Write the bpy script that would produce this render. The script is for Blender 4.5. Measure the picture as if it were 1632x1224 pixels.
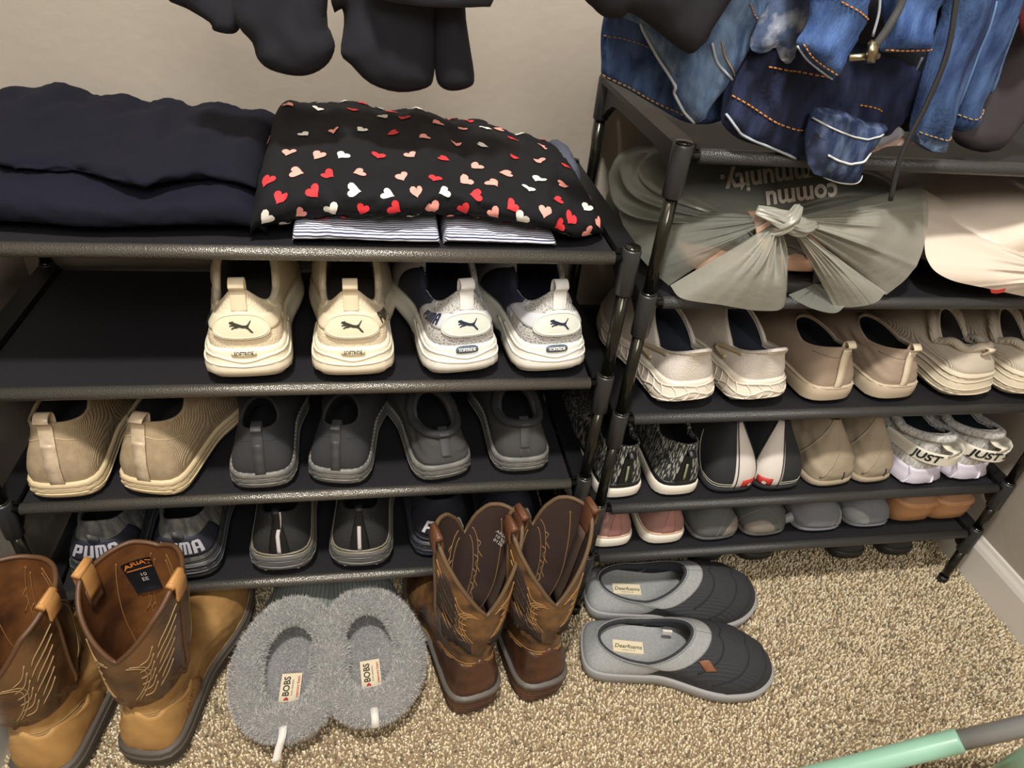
import bpy, bmesh, math, random
import numpy as np
from mathutils import Vector, Matrix, geometry
random.seed(7); RNG = np.random.default_rng(7)
PI = math.pi
for o in list(bpy.data.objects): bpy.data.objects.remove(o)
SC = bpy.context.scene; COL = SC.collection

# ------------------------------------------------------------------ camera, world, lights, exposure
CP = np.array([-0.2822, -1.0153, 0.9893]); YAW, PIT, ROLL, FPX = 0.2276, 0.6194, 0.1139, 1112.38
_f = np.array([math.sin(YAW)*math.cos(PIT), math.cos(YAW)*math.cos(PIT), -math.sin(PIT)])
_r = np.array([math.cos(YAW), -math.sin(YAW), 0.]); _u = np.cross(_r, _f)
CR = math.cos(ROLL)*_r+math.sin(ROLL)*_u; CU = -math.sin(ROLL)*_r+math.cos(ROLL)*_u; CF = _f
cam = bpy.data.objects.new('camera', bpy.data.cameras.new('camera')); COL.objects.link(cam)
cam.matrix_world = Matrix(((CR[0], CU[0], -CF[0], CP[0]), (CR[1], CU[1], -CF[1], CP[1]), (CR[2], CU[2], -CF[2], CP[2]), (0, 0, 0, 1)))
cam.data.sensor_width = 36; cam.data.lens = FPX/1632*36; cam.data.clip_start = .02
SC.camera = cam
w = bpy.data.worlds.new('world'); SC.world = w; w.use_nodes = True
w.node_tree.nodes['Background'].inputs[0].default_value = (1, .96, .91, 1); w.node_tree.nodes['Background'].inputs[1].default_value = .35
def area(name, loc, size, power, col, target):
    l = bpy.data.lights.new(name, 'AREA'); l.shape = 'DISK'; l.size = size; l.energy = power; l.color = col
    o = bpy.data.objects.new(name, l); COL.objects.link(o); o.location = loc
    o.rotation_euler = (Vector(target)-Vector(loc)).to_track_quat('-Z', 'Y').to_euler(); return o
area('ceiling_lamp_light', (-.40, -1.02, 2.36), .17, 36, (1, .965, .91), (-.1, -.5, 0))
area('room_light', (-.15, -2.1, 2.1), .9, 22, (1, .97, .93), (0, -.2, .5))
SC.view_settings.view_transform = 'Standard'; SC.view_settings.look = 'None'; SC.view_settings.gamma = 1
SC.view_settings.use_curve_mapping = False; SC.view_settings.exposure = 0.42

# ------------------------------------------------------------------ helpers
def at(u, v, y=None, z=None):
    d = CF+(u-816)/FPX*CR-(v-612)/FPX*CU
    t = (y-CP[1])/d[1] if y is not None else (z-CP[2])/d[2]
    return CP+t*d
def lin(c):
    return tuple(((x/255)/12.92 if x/255 <= .04045 else ((x/255+.055)/1.055)**2.4) for x in c)
MATS = {}
def M(name, col, rough=.7, col2=None, vs=30, bump=None, bs=200, bst=.2, metal=0, coat=0, sheen=0, spec=.5, kind='noise', alpha=None, stretch=None, thr=None):
    """procedural material: base colour, optional second colour through noise / wave, optional bump"""
    if name in MATS: return MATS[name]
    m = bpy.data.materials.new(name); m.use_nodes = True; nt = m.node_tree; N = nt.nodes; Lk = nt.links
    b = N['Principled BSDF']; b.inputs['Roughness'].default_value = rough; b.inputs['Metallic'].default_value = metal
    b.inputs['Coat Weight'].default_value = coat; b.inputs['Sheen Weight'].default_value = sheen; b.inputs['Specular IOR Level'].default_value = spec
    b.inputs['Base Color'].default_value = lin(col)+(1,)
    tc = N.new('ShaderNodeTexCoord'); src = tc.outputs['Object']
    if stretch:
        mp = N.new('ShaderNodeMapping'); mp.inputs['Scale'].default_value = stretch; Lk.new(src, mp.inputs[0]); src = mp.outputs[0]
    def tex(kind, scale):
        if kind == 'wave':
            t = N.new('ShaderNodeTexWave'); t.inputs['Scale'].default_value = scale; t.inputs['Distortion'].default_value = 1.5; t.inputs['Detail'].default_value = 1
            o = t.outputs['Fac']
        elif kind == 'stripe':
            t = N.new('ShaderNodeTexWave'); t.bands_direction = 'Z'; t.inputs['Scale'].default_value = scale; t.inputs['Distortion'].default_value = 0; o = t.outputs['Fac']
        elif kind == 'voronoi':
            t = N.new('ShaderNodeTexVoronoi'); t.inputs['Scale'].default_value = scale; o = t.outputs['Distance']
        else:
            t = N.new('ShaderNodeTexNoise'); t.inputs['Scale'].default_value = scale; t.inputs['Detail'].default_value = 5; o = t.outputs['Fac']
        Lk.new(src, t.inputs['Vector']); return o
    if col2 is not None:
        o = tex(kind, vs); cr = N.new('ShaderNodeValToRGB'); e = cr.color_ramp.elements
        a, c = thr or (.35, .65)
        e[0].position = a; e[1].position = c; e[0].color = lin(col)+(1,); e[1].color = lin(col2)+(1,)
        Lk.new(o, cr.inputs[0]); Lk.new(cr.outputs[0], b.inputs['Base Color'])
    if bump:
        o = tex(bump, bs); bp = N.new('ShaderNodeBump'); bp.inputs['Strength'].default_value = bst; bp.inputs['Distance'].default_value = .002
        Lk.new(o, bp.inputs['Height']); Lk.new(bp.outputs[0], b.inputs['Normal'])
    if alpha is not None:
        tr = N.new('ShaderNodeBsdfTransparent'); tr.inputs[0].default_value = (.93, .94, .92, 1)
        mx = N.new('ShaderNodeMixShader'); mx.inputs[0].default_value = alpha
        Lk.new(tr.outputs[0], mx.inputs[1]); Lk.new(b.outputs[0], mx.inputs[2]); Lk.new(mx.outputs[0], N['Material Output'].inputs[0])
    MATS[name] = m; return m
def mk(name, V, Fc, mat, parent=None, smooth=True, mi=None):
    me = bpy.data.meshes.new(name); me.from_pydata([tuple(map(float, v)) for v in V], [], [tuple(int(i) for i in f) for f in Fc])
    for m in (mat if isinstance(mat, (list, tuple)) else [mat]): me.materials.append(m)
    if mi is not None: me.polygons.foreach_set('material_index', np.array(mi, dtype=np.int32))
    me.polygons.foreach_set('use_smooth', [smooth]*len(me.polygons)); me.update()
    o = bpy.data.objects.new(name, me); COL.objects.link(o)
    if parent: o.parent = parent
    return o
def fast(name, V, tris, mat, parent=None, colors=None):
    me = bpy.data.meshes.new(name); V = np.asarray(V, dtype=np.float32); tris = np.asarray(tris, dtype=np.int32)
    me.vertices.add(len(V)); me.vertices.foreach_set('co', V.ravel()); me.loops.add(tris.size); me.loops.foreach_set('vertex_index', tris.ravel())
    me.polygons.add(len(tris)); me.polygons.foreach_set('loop_start', np.arange(0, tris.size, 3, dtype=np.int32))
    me.polygons.foreach_set('use_smooth', np.ones(len(tris), dtype=bool))
    me.update(); me.validate()
    if colors is not None:
        a = me.color_attributes.new('tone', 'FLOAT_COLOR', 'POINT'); a.data.foreach_set('color', np.asarray(colors, dtype=np.float32).ravel())
    me.materials.append(mat); o = bpy.data.objects.new(name, me); COL.objects.link(o)
    if parent: o.parent = parent
    return o
def tag(o, label=None, cat=None, group=None, kind=None):
    for k, v in (('label', label), ('category', cat), ('group', group), ('kind', kind)):
        if v: o[k] = v
    return o
def thing(name, label, cat, loc=(0, 0, 0), rz=0, group=None):
    o = bpy.data.objects.new(name, None); o.empty_display_size = .05; COL.objects.link(o); o.location = loc; o.rotation_euler = (0, 0, rz)
    return tag(o, label, cat, group)
def box(x0, x1, y0, y1, z0, z1):
    V = [(x, y, z) for z in (z0, z1) for y in (y0, y1) for x in (x0, x1)]
    return V, [(0, 2, 3, 1), (4, 5, 7, 6), (0, 1, 5, 4), (2, 6, 7, 3), (0, 4, 6, 2), (1, 3, 7, 5)]
def bevel_mod(o, w=.002, seg=2):
    b = o.modifiers.new('bevel', 'BEVEL'); b.width = w; b.segments = seg; b.limit_method = 'ANGLE'; return o
def tube(pts, r, n=8, closed=False):
    P = np.array(pts, float); m = len(P); V = []; Fc = []
    T = np.gradient(P, axis=0) if not closed else (np.roll(P, -1, 0)-np.roll(P, 1, 0))
    T /= np.linalg.norm(T, axis=1)[:, None]+1e-12
    a = np.array([0, 0, 1.]) if abs(T[0][2]) < .9 else np.array([1., 0, 0]); R = np.broadcast_to(r, (m,)) if np.ndim(r) == 0 else np.array(r)
    for k in range(m):
        s = np.cross(a, T[k]); s /= np.linalg.norm(s)+1e-12; a = np.cross(T[k], s)
        for j in range(n):
            t = 2*PI*j/n; V.append(P[k]+R[k]*(math.cos(t)*s+math.sin(t)*a))
    for k in range(m if closed else m-1):
        k2 = (k+1) % m
        for j in range(n): Fc.append((k*n+j, k*n+(j+1) % n, k2*n+(j+1) % n, k2*n+j))
    if not closed: Fc += [tuple(range(n))[::-1], tuple((m-1)*n+j for j in range(n))]
    return V, Fc
def join(parts):
    V = []; Fc = []
    for v, f in parts:
        b = len(V); V += list(v); Fc += [tuple(i+b for i in q) for q in f]
    return V, Fc
def crs(P, n, closed=False):
    """Catmull-Rom through the rows of P (works on stacks of loops too)"""
    P = np.array(P, float); m = len(P)
    if closed: Q = np.concatenate([P[-1:], P, P[:2]]); segs = m
    else: Q = np.concatenate([[2*P[0]-P[1]], P, [2*P[-1]-P[-2]]]); segs = m-1
    out = []
    for k in range(segs):
        a, b, c, d = Q[k:k+4]
        for j in range(n):
            t = j/n; out.append(.5*((2*b)+(-a+c)*t+(2*a-5*b+4*c-d)*t*t+(-a+3*b-3*c+d)*t**3))
    if not closed: out.append(P[-1])
    return np.array(out)
def ribbon(pts, side, width, th=.0016):
    """flat strap along pts, its width along the vector side"""
    P = np.array(pts, float); T = np.gradient(P, axis=0); T /= np.linalg.norm(T, axis=1)[:, None]+1e-12
    S = np.array(side, float); S = np.broadcast_to(S, P.shape) if S.ndim == 1 else S
    S = S/np.linalg.norm(S, axis=1)[:, None]; Nn = np.cross(T, S); Nn /= np.linalg.norm(Nn, axis=1)[:, None]+1e-12
    h = width/2; V = []; Fc = []
    for p, s, n in zip(P, S, Nn): V += [p-s*h+n*th/2, p+s*h+n*th/2, p+s*h-n*th/2, p-s*h-n*th/2]
    m = len(P)
    for k in range(m-1):
        for j in range(4): Fc.append((4*k+j, 4*k+(j+1) % 4, 4*k+4+(j+1) % 4, 4*k+4+j))
    Fc += [(3, 2, 1, 0), (4*m-4, 4*m-3, 4*m-2, 4*m-1)]
    return V, Fc
class Surf:
    """grid surface G[v][u]; u wraps when closed"""
    def __init__(s, G, closed=True):
        s.G = np.array(G, float); s.c = closed; s.nv, s.nu = s.G.shape[:2]
        G = s.G
        du = (np.roll(G, -1, 1)-np.roll(G, 1, 1)) if closed else np.gradient(G, axis=1)
        dv = np.gradient(G, axis=0); n = np.cross(du, dv); s.Nn = n/(np.linalg.norm(n, axis=2)[..., None]+1e-12)
    def _b(s, A, u, v):
        u = np.asarray(u, float); v = np.clip(np.asarray(v, float), 0, 1)*(s.nv-1)
        if s.c: x = (u % 1)*s.nu; i0 = np.floor(x).astype(int); fx = x-i0; i0 %= s.nu; i1 = (i0+1) % s.nu
        else: x = np.clip(u, 0, 1)*(s.nu-1); i0 = np.minimum(np.floor(x).astype(int), s.nu-2); fx = x-i0; i1 = i0+1
        j0 = np.minimum(np.floor(v).astype(int), s.nv-2); fy = v-j0
        fx = fx[..., None]; fy = fy[..., None]
        return (A[j0, i0]*(1-fx)+A[j0, i1]*fx)*(1-fy)+(A[j0+1, i0]*(1-fx)+A[j0+1, i1]*fx)*fy
    def p(s, u, v, off=0): return s._b(s.G, u, v)+s._b(s.Nn, u, v)*(off[..., None] if isinstance(off, np.ndarray) else off)
    def n(s, u, v): return s._b(s.Nn, u, v)
    def metric(s, u, v):
        e = .01; v1, v2 = max(v-e, 0), min(v+e, 1)
        return np.linalg.norm(s.p(u+e, v)-s.p(u-e, v))/(2*e), np.linalg.norm(s.p(u, v2)-s.p(u, v1))/(v2-v1)
    def mesh(s, name, mat, parent=None, r0=0, r1=None, cap0=False, cap1=False, mask=None, off=0, **k):
        r1 = s.nv if r1 is None else r1; G = (s.G+s.Nn*off)[r0:r1]; nv, nu = G.shape[:2]; V = G.reshape(-1, 3); Fc = []
        for j in range(nv-1):
            for i in range(nu if s.c else nu-1):
                if mask is not None and not mask(j+r0, i): continue
                i2 = (i+1) % nu; Fc.append((j*nu+i, j*nu+i2, (j+1)*nu+i2, (j+1)*nu+i))
        if cap0: Fc.append(tuple(range(nu))[::-1])
        if cap1: Fc.append(tuple((nv-1)*nu+i for i in range(nu)))
        return mk(name, V, Fc, mat, parent, **k)
    def decal(s, shape, u0, v0, rot=0, off=.0006, th=0, sx=1, sy=1):
        """lay a 2D mesh (metres) on the surface round (u0, v0)"""
        V2, Fc = shape; V2 = np.array(V2, float)[:, :2]*[sx, sy]; c, q = math.cos(rot), math.sin(rot)
        X = V2[:, 0]*c-V2[:, 1]*q; Y = V2[:, 0]*q+V2[:, 1]*c; lu, lv = s.metric(u0, v0)
        top = s.p(u0+X/lu, v0+Y/lv, off)
        if th <= 0: return list(top), list(Fc)
        bot = s.p(u0+X/lu, v0+Y/lv, off-th-.0005); n = len(top); ed = {}
        for f in Fc:
            for a, b in zip(f, tuple(f[1:])+(f[0],)):
                if (b, a) in ed: del ed[(b, a)]
                else: ed[(a, b)] = 1
        return list(top)+list(bot), list(Fc)+[(b, a, a+n, b+n) for a, b in ed]
    def line(s, uv, r, off=.0004, n=4, sub=4):
        uv = crs(np.array(uv, float), sub); return tube(s.p(uv[:, 0], uv[:, 1], off), r, n)
def fill(poly, res=.006):
    """triangulate a 2D outline with interior grid points"""
    P = np.array(poly, float); lo, hi = P.min(0), P.max(0); pts = [Vector(p) for p in P]; n = len(P)
    if res:
        xs = np.arange(lo[0]+res*.5, hi[0], res); ys = np.arange(lo[1]+res*.5, hi[1], res)
        if len(xs)*len(ys) > 0:
            g = np.array([(x+(res/2 if j % 2 else 0), y) for j, y in enumerate(ys) for x in xs])
            g = g[inside(P, g) & (pdist(P, g) > res*.45)]; pts += [Vector(p) for p in g]
    r = geometry.delaunay_2d_cdt(pts, [(i, (i+1) % n) for i in range(n)], [tuple(range(n))], 1, 1e-7)
    return [(v[0], v[1]) for v in r[0]], [tuple(f) for f in r[2]]
def inside(P, g):
    x, y = g[:, 0], g[:, 1]; c = np.zeros(len(g), bool); Q = np.roll(P, -1, 0)
    for (a, b), (d, e) in zip(P, Q):
        k = ((b > y) != (e > y)); 
        with np.errstate(divide='ignore', invalid='ignore'): c ^= k & (x < (d-a)*(y-b)/((e-b) if e != b else 1e-12)+a)
    return c
def pdist(P, g):
    Q = np.roll(P, -1, 0); D = np.full(len(g), 1e9)
    for a, b in zip(P, Q):
        ab = b-a; t = np.clip(((g-a)@ab)/(ab@ab+1e-12), 0, 1); D = np.minimum(D, np.linalg.norm(g-(a+t[:, None]*ab), axis=1))
    return D
def ellipse(a, b, n=24, p=2):
    return [(a*np.sign(math.cos(t))*abs(math.cos(t))**(2/p), b*np.sign(math.sin(t))*abs(math.sin(t))**(2/p)) for t in np.linspace(0, 2*PI, n, endpoint=False)]
def rect(w, h): return [(-w/2, -h/2), (w/2, -h/2), (w/2, h/2), (-w/2, h/2)]
def text(s, size, bold=0, shear=0, sx=1):
    cu = bpy.data.curves.new('t', 'FONT'); cu.body = s; cu.size = size; cu.offset = bold; cu.shear = shear; cu.align_x = 'CENTER'; cu.align_y = 'CENTER'; cu.resolution_u = 3
    o = bpy.data.objects.new('t', cu); COL.objects.link(o); bpy.context.view_layer.update()
    me = bpy.data.meshes.new_from_object(o.evaluated_get(bpy.context.evaluated_depsgraph_get()))
    V = [(v.co.x*sx, v.co.y) for v in me.vertices]; Fc = [tuple(p.vertices) for p in me.polygons]
    bpy.data.objects.remove(o); bpy.data.curves.remove(cu); bpy.data.meshes.remove(me); return V, Fc
def block_text(word, h, w, gap=.18, shear=.12):
    """chunky square lettering built from bars"""
    G = {'P': [(0, 0, .34, 1), (.34, .8, .9, 1), (.62, .42, 1, .92), (.34, .36, .9, .54)],
         'U': [(0, .08, .34, 1), (.64, .08, 1, 1), (.08, 0, .92, .2)],
         'M': [(0, 0, .3, 1), (.45, 0, .72, .9), (.86, 0, 1.18, .9), (.1, .82, 1.1, 1)],
         'A': [(0, 0, .34, .9), (.64, 0, 1, .9), (.1, .8, .9, 1), (.3, .34, .7, .5)]}
    V = []; Fc = []; x = 0
    for ch in word:
        for a, b, c, d in G[ch]:
            for k in range(4):
                y0, y1 = b+(d-b)*k/4, b+(d-b)*(k+1)/4; n = len(V)
                V += [((x+a)+shear*y0, y0), ((x+c)+shear*y0, y0), ((x+c)+shear*y1, y1), ((x+a)+shear*y1, y1)]; Fc.append((n, n+1, n+2, n+3))
        x += (1.18 if ch == 'M' else 1)+gap
    x -= gap; return [((p-x/2)/x*w, (q-.5)*h) for p, q in V], Fc
CAT = [(0, .76), (.03, .93), (.10, .90), (.16, .97), (.22, .86), (.40, .74), (.56, .64), (.70, .60), (.80, .66), (.88, .82), (.97, 1.0), (1.0, .96), (.93, .78), (.86, .60), (.83, .44), (.90, .26), (.98, .04), (.94, -.03), (.86, .08), (.79, .28), (.70, .38), (.56, .40), (.44, .46), (.34, .40), (.22, .38), (.16, .30), (.10, .34), (.17, .46), (.28, .52), (.14, .56), (.05, .52), (.02, .60), (.14, .68)]
def leaping_cat(w, h): return fill([((x-.5)*w, (y-.5)*h) for x, y in CAT], 0)
def heart(s):
    P = [(16*math.sin(t)**3, 13*math.cos(t)-5*math.cos(2*t)-2*math.cos(3*t)-math.cos(4*t)) for t in np.linspace(0, 2*PI, 18, endpoint=False)]
    return fill([(x*s/32, y*s/32) for x, y in P], .003)
def put(name, vf, mat, parent, smooth=True, **k): return mk(name, vf[0], vf[1], mat, parent, smooth, **k)
def sn(x, seed=0):   # smooth pseudo noise from sines
    r = np.random.default_rng(seed); x = np.asarray(x, float); o = 0
    for k in range(4): o = o+np.sin(x*r.uniform(.6, 2.6)*(k+1)+r.uniform(0, 6.28))/(k+1)
    return o/2

# ------------------------------------------------------------------ materials
WALL = M('wall_paint', (163, 154, 141), .55, col2=(156, 147, 134), vs=3, bump='noise', bs=60, bst=.35)
TRIM = M('trim_paint', (206, 200, 190), .35)
RACKP = M('rack_plastic', (15, 15, 17), .45, bump='noise', bs=300, bst=.1)
SOCK = M('socket_plastic', (42, 42, 43), .36)
LEGM = M('leg_steel', (58, 56, 50), .16, metal=.8, spec=.6)
SHEET = M('shelf_fabric', (21, 20, 24), .62, bump='voronoi', bs=700, bst=.25)
RAILF = M('rail_fabric', (120, 117, 110), .30, bump='voronoi', bs=700, bst=.35, metal=.75)
RAILG = M('rail_fabric_dark', (64, 63, 62), .40, bump='voronoi', bs=700, bst=.3, metal=.3)
BLACK = M('deep_black', (10, 10, 12), .8)
DARKL = M('dark_lining', (24, 24, 30), .9)

# ------------------------------------------------------------------ room
XR, XL, YFRONT, ZC = .812, -.785, -2.3, 2.42
def struct(name, vf, mat, parent=None, smooth=False):
    o = put(name, vf, mat, parent, smooth)
    if not parent: o['kind'] = 'structure'
    return o
struct('wall_back', box(XL-.1, XR+.1, 0, .1, 0, ZC), WALL)
struct('wall_left', box(XL-.1, XL, YFRONT, 0, 0, ZC), WALL)
struct('wall_right', box(XR, XR+.1, YFRONT, 0, 0, ZC), WALL)
struct('wall_front', box(XL-.1, XR+.1, YFRONT-.1, YFRONT, 0, ZC), WALL)
struct('ceiling', box(XL-.1, XR+.1, YFRONT, .1, ZC, ZC+.1), WALL)
def base_profile(x, s):  # skirting along y: profile in x,z
    return [(x, 0), (x+s*.013, 0), (x+s*.013, .066), (x+s*.010, .074), (x+s*.006, .080), (x+s*.004, .086), (x, .088)]
for nm, x, s in (('baseboard_left', XL, 1), ('baseboard_right', XR, -1)):
    P = base_profile(x, s); n = len(P); V = [(a, YFRONT, b) for a, b in P]+[(a, 0, b) for a, b in P]
    struct(nm, (V, [(i, (i+1) % n, n+(i+1) % n, n+i) for i in range(n)]), TRIM)
P = base_profile(0, -1); n = len(P); V = [(XL, a, b) for a, b in P]+[(XR, a, b) for a, b in P]
struct('baseboard_back', (V, [(i, (i+1) % n, n+(i+1) % n, n+i) for i in range(n)]), TRIM)
CARP = M('carpet_base', (120, 100, 76), .95, col2=(150, 130, 102), vs=180, bump='noise', bs=250, bst=.8)
floor = struct('floor', box(XL-.1, XR+.1, YFRONT, .1, -.1, 0), CARP)
def tone_mat(name, rough=.9, sheen=.3):
    m = bpy.data.materials.new(name); m.use_nodes = True; nt = m.node_tree; b = nt.nodes['Principled BSDF']
    a = nt.nodes.new('ShaderNodeAttribute'); a.attribute_name = 'tone'; nt.links.new(a.outputs['Color'], b.inputs['Base Color'])
    b.inputs['Roughness'].default_value = rough; b.inputs['Sheen Weight'].default_value = sheen; b.inputs['Specular IOR Level'].default_value = .2; return m
def carpet():
    s = .0043; xs = np.arange(XL+.014, XR-.014, s); ys = np.arange(-.80, -.014, s)
    X, Y = np.meshgrid(xs, ys); n = X.size; X = X.ravel()+RNG.normal(0, s*.35, n); Y = Y.ravel()+RNG.normal(0, s*.35, n)
    clump = np.sin(X*47+np.sin(Y*39)*2)*np.sin(Y*53+np.sin(X*31)*2)
    H = RNG.uniform(.0045, .009, n)+.0012*clump; A = RNG.uniform(0, 2*PI, n); T = RNG.uniform(0, .0035, n); R0 = RNG.uniform(.0016, .0027, n); ph = RNG.uniform(0, 2*PI, n)
    V = np.zeros((n, 7, 3)); 
    for j in range(3):
        a = ph+2*PI*j/3
        V[:, j] = np.stack([X+R0*.8*np.cos(a), Y+R0*.8*np.sin(a), np.zeros(n)], 1)
        V[:, 3+j] = np.stack([X+T*.5*np.cos(A)+R0*np.cos(a+.7), Y+T*.5*np.sin(A)+R0*np.sin(a+.7), H*.65], 1)
    V[:, 6] = np.stack([X+T*np.cos(A), Y+T*np.sin(A), H], 1)
    b = np.arange(n)[:, None]*7; tr = []
    for j in range(3):
        k = (j+1) % 3; tr += [[j, k, 3+k], [j, 3+k, 3+j], [3+j, 3+k, 6]]
    tris = (b[:, :, None]+np.array(tr)[None]).reshape(-1, 3)
    pal = np.array([lin((232, 216, 182)), lin((218, 201, 164)), lin((200, 180, 142)), lin((172, 152, 116)), lin((112, 98, 72)), lin((232, 218, 188))])
    idx = RNG.choice(6, n, p=[.26, .24, .2, .12, .07, .11]); c = pal[idx]*RNG.uniform(.85, 1.1, (n, 1))
    c4 = np.concatenate([np.repeat(c[:, None], 7, 1), np.ones((n, 7, 1))], 2); c4[:, :3, :3] *= .66  # tuft roots darkened: occlusion between tufts painted into the yarn colour
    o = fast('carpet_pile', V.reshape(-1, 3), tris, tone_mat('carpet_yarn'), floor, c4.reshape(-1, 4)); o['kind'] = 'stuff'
carpet()

# ------------------------------------------------------------------ racks
YF, YB = -.3203, -.024
def rack(x0, x1, zs, label, rf):
    t = thing('shoe_rack', label, 'shoe rack', ((x0+x1)/2, (YF+YB)/2, 0)); ox, oy = (x0+x1)/2, (YF+YB)/2
    def L(vf): return [(v[0]-ox, v[1]-oy, v[2]) for v in vf[0]], vf[1]
    ins = .020
    for i, z in enumerate(zs):
        xa, xb = x0+ins, x1-ins
        n = 14; mrows = 10; V = []; Fc = []
        for j in range(mrows+1):
            for k in range(n+1):
                a = k/n; b = j/mrows
                V.append((xa+(xb-xa)*a, YF+(YB-YF)*b, z+.0045-.004*math.sin(PI*a)*math.sin(PI*b)))
        m = (mrows+1)*(n+1); V += [(v[0], v[1], v[2]-.0022) for v in V]
        for j in range(mrows):
            for k in range(n):
                q = j*(n+1)+k; f = (q, q+1, q+n+2, q+n+1); Fc += [f, tuple(m+c for c in f[::-1])]
        put('shelf_panel', L((V, Fc)), SHEET, t)
        for y in (YF, YB):
            r = put('rail', L(tube([(xa, y, z), (xb, y, z)], .0078, 14)), rf, t)
            put('rail_pin', L(tube([(xa-.012, y, z), (xb+.012, y, z)], .0042, 8)), LEGM, r)
        for x, s in ((x0, 1), (x1, -1)):
            # side bar: flat board with curved gussets towards both sockets, profile in y-z
            prof = []
            ym = (YF+YB)/2; hl = (YB-YF)/2
            top = [(YF, z+.010), (YB, z+.010)]
            low = [(YB, z-.040), (YB-.012, z-.040), (YB-.030, z-.026), (YB-.050, z-.016), (YB-.08, z-.013), (YF+.08, z-.013), (YF+.050, z-.016), (YF+.030, z-.026), (YF+.012, z-.040), (YF, z-.040)]
            prof = top+low; n = len(prof); th = .0055
            V = [(x-th+s*.003, a, b) for a, b in prof]+[(x+th+s*.003, a, b) for a, b in prof]
            Fc = [(i_, (i_+1) % n, n+(i_+1) % n, n+i_) for i_ in range(n)]+[tuple(range(n))[::-1], tuple(range(n, 2*n))]
            sb = bevel_mod(put('side_bar', L((V, Fc)), RACKP, t, False), .0015)
            put('top_strip', L(box(x-.013+s*.004, x+.013+s*.004, YF+.004, YB-.004, z+.004, z+.011)), RACKP, sb, False)
            for y in (YF, YB):
                pts = [(x, y, z-.046), (x, y, z-.0445), (x, y, z+.010), (x, y, z+.012)]
                put('socket', L(tube(pts, [.0098, .0112, .0112, .0102], 18)), SOCK, sb)
                put('socket_ring', L(tube([(x, y, z+.012+.0), (x, y, z+.0145)], .0095, 18)), LEGM, sb)
    prev = 0
    for z in zs:
        for x in (x0, x1):
            for y in (YF, YB):
                lg = put('leg', L(tube([(x, y, prev), (x, y, z-.044)], .0078, 16)), LEGM, t)
                if prev == 0: put('foot_cap', L(tube([(x, y, .0), (x, y, .018)], .0088, 14)), RACKP, lg)
        prev = z+.012
    return t
ZL = [.1315, .3031, .480, .6554]; ZR = [.134, .2449, .4178, .5978, .7745]
rack(-.7455, 0, ZL, 'black four-tier fabric shoe rack on the left, below folded clothes', RAILF)
rack(.032, .7448, ZR, 'black five-tier fabric shoe rack on the right, with plastic bags on it', RAILG)
TOP = .0062  # shelf surface above rail axis

# ------------------------------------------------------------------ shoes
def footprint(L, hw, bw, side=1, N=64):
    """side=+1: left foot (big toe towards +x), side=-1: right foot"""
    R = [(0, 0), (.60*hw, .010*L), (.90*hw, .045*L), (hw, .12*L), (.95*hw, .28*L), (.93*hw, .42*L), (bw*.98, .62*L), (bw*1.03, .74*L), (bw*.90, .88*L), (bw*.55, .972*L)]
    Lf = [(-.60*hw, .010*L), (-.90*hw, .045*L), (-hw, .12*L), (-.99*hw, .28*L), (-1.02*hw, .42*L), (-bw*1.06, .60*L), (-bw*.98, .74*L), (-bw*.72, .88*L), (-bw*.30, .972*L)]
    P = R+[(bw*.16, L)]+Lf[::-1]
    P = np.array([(x*side, y) for x, y in P])
    if side < 0: P = np.concatenate([P[:1], P[1:][::-1]])
    Q = crs(P, 10, True); k = np.argmax(Q[:, 1]); out = []
    for seg, n in ((Q[:k+1], N//2), (np.concatenate([Q[k:], Q[:1]]), N//2)):
        d = np.concatenate([[0], np.cumsum(np.linalg.norm(np.diff(seg, axis=0), axis=1))]); t = np.linspace(0, d[-1], n, endpoint=False)
        out.append(np.stack([np.interp(t, d, seg[:, i]) for i in (0, 1)], 1))
    return np.concatenate(out)
def onorm(F):
    T = np.roll(F, -1, 0)-np.roll(F, 1, 0); n = np.stack([T[:, 1], -T[:, 0]], 1); return n/np.linalg.norm(n, axis=1)[:, None]
DEF = dict(L=.285, hw=.040, bw=.049, zs=.03, zt=.02, spring=.012, hc=.09, hs=.07, hf=.10, hp=2, yb=.010, yf=.135, ow=.031, toeh=.05,
           bulge=.003, flare=0, rim=.006, N=64, soff=0, wr=0, k1=.35, k2=.55)
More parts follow.
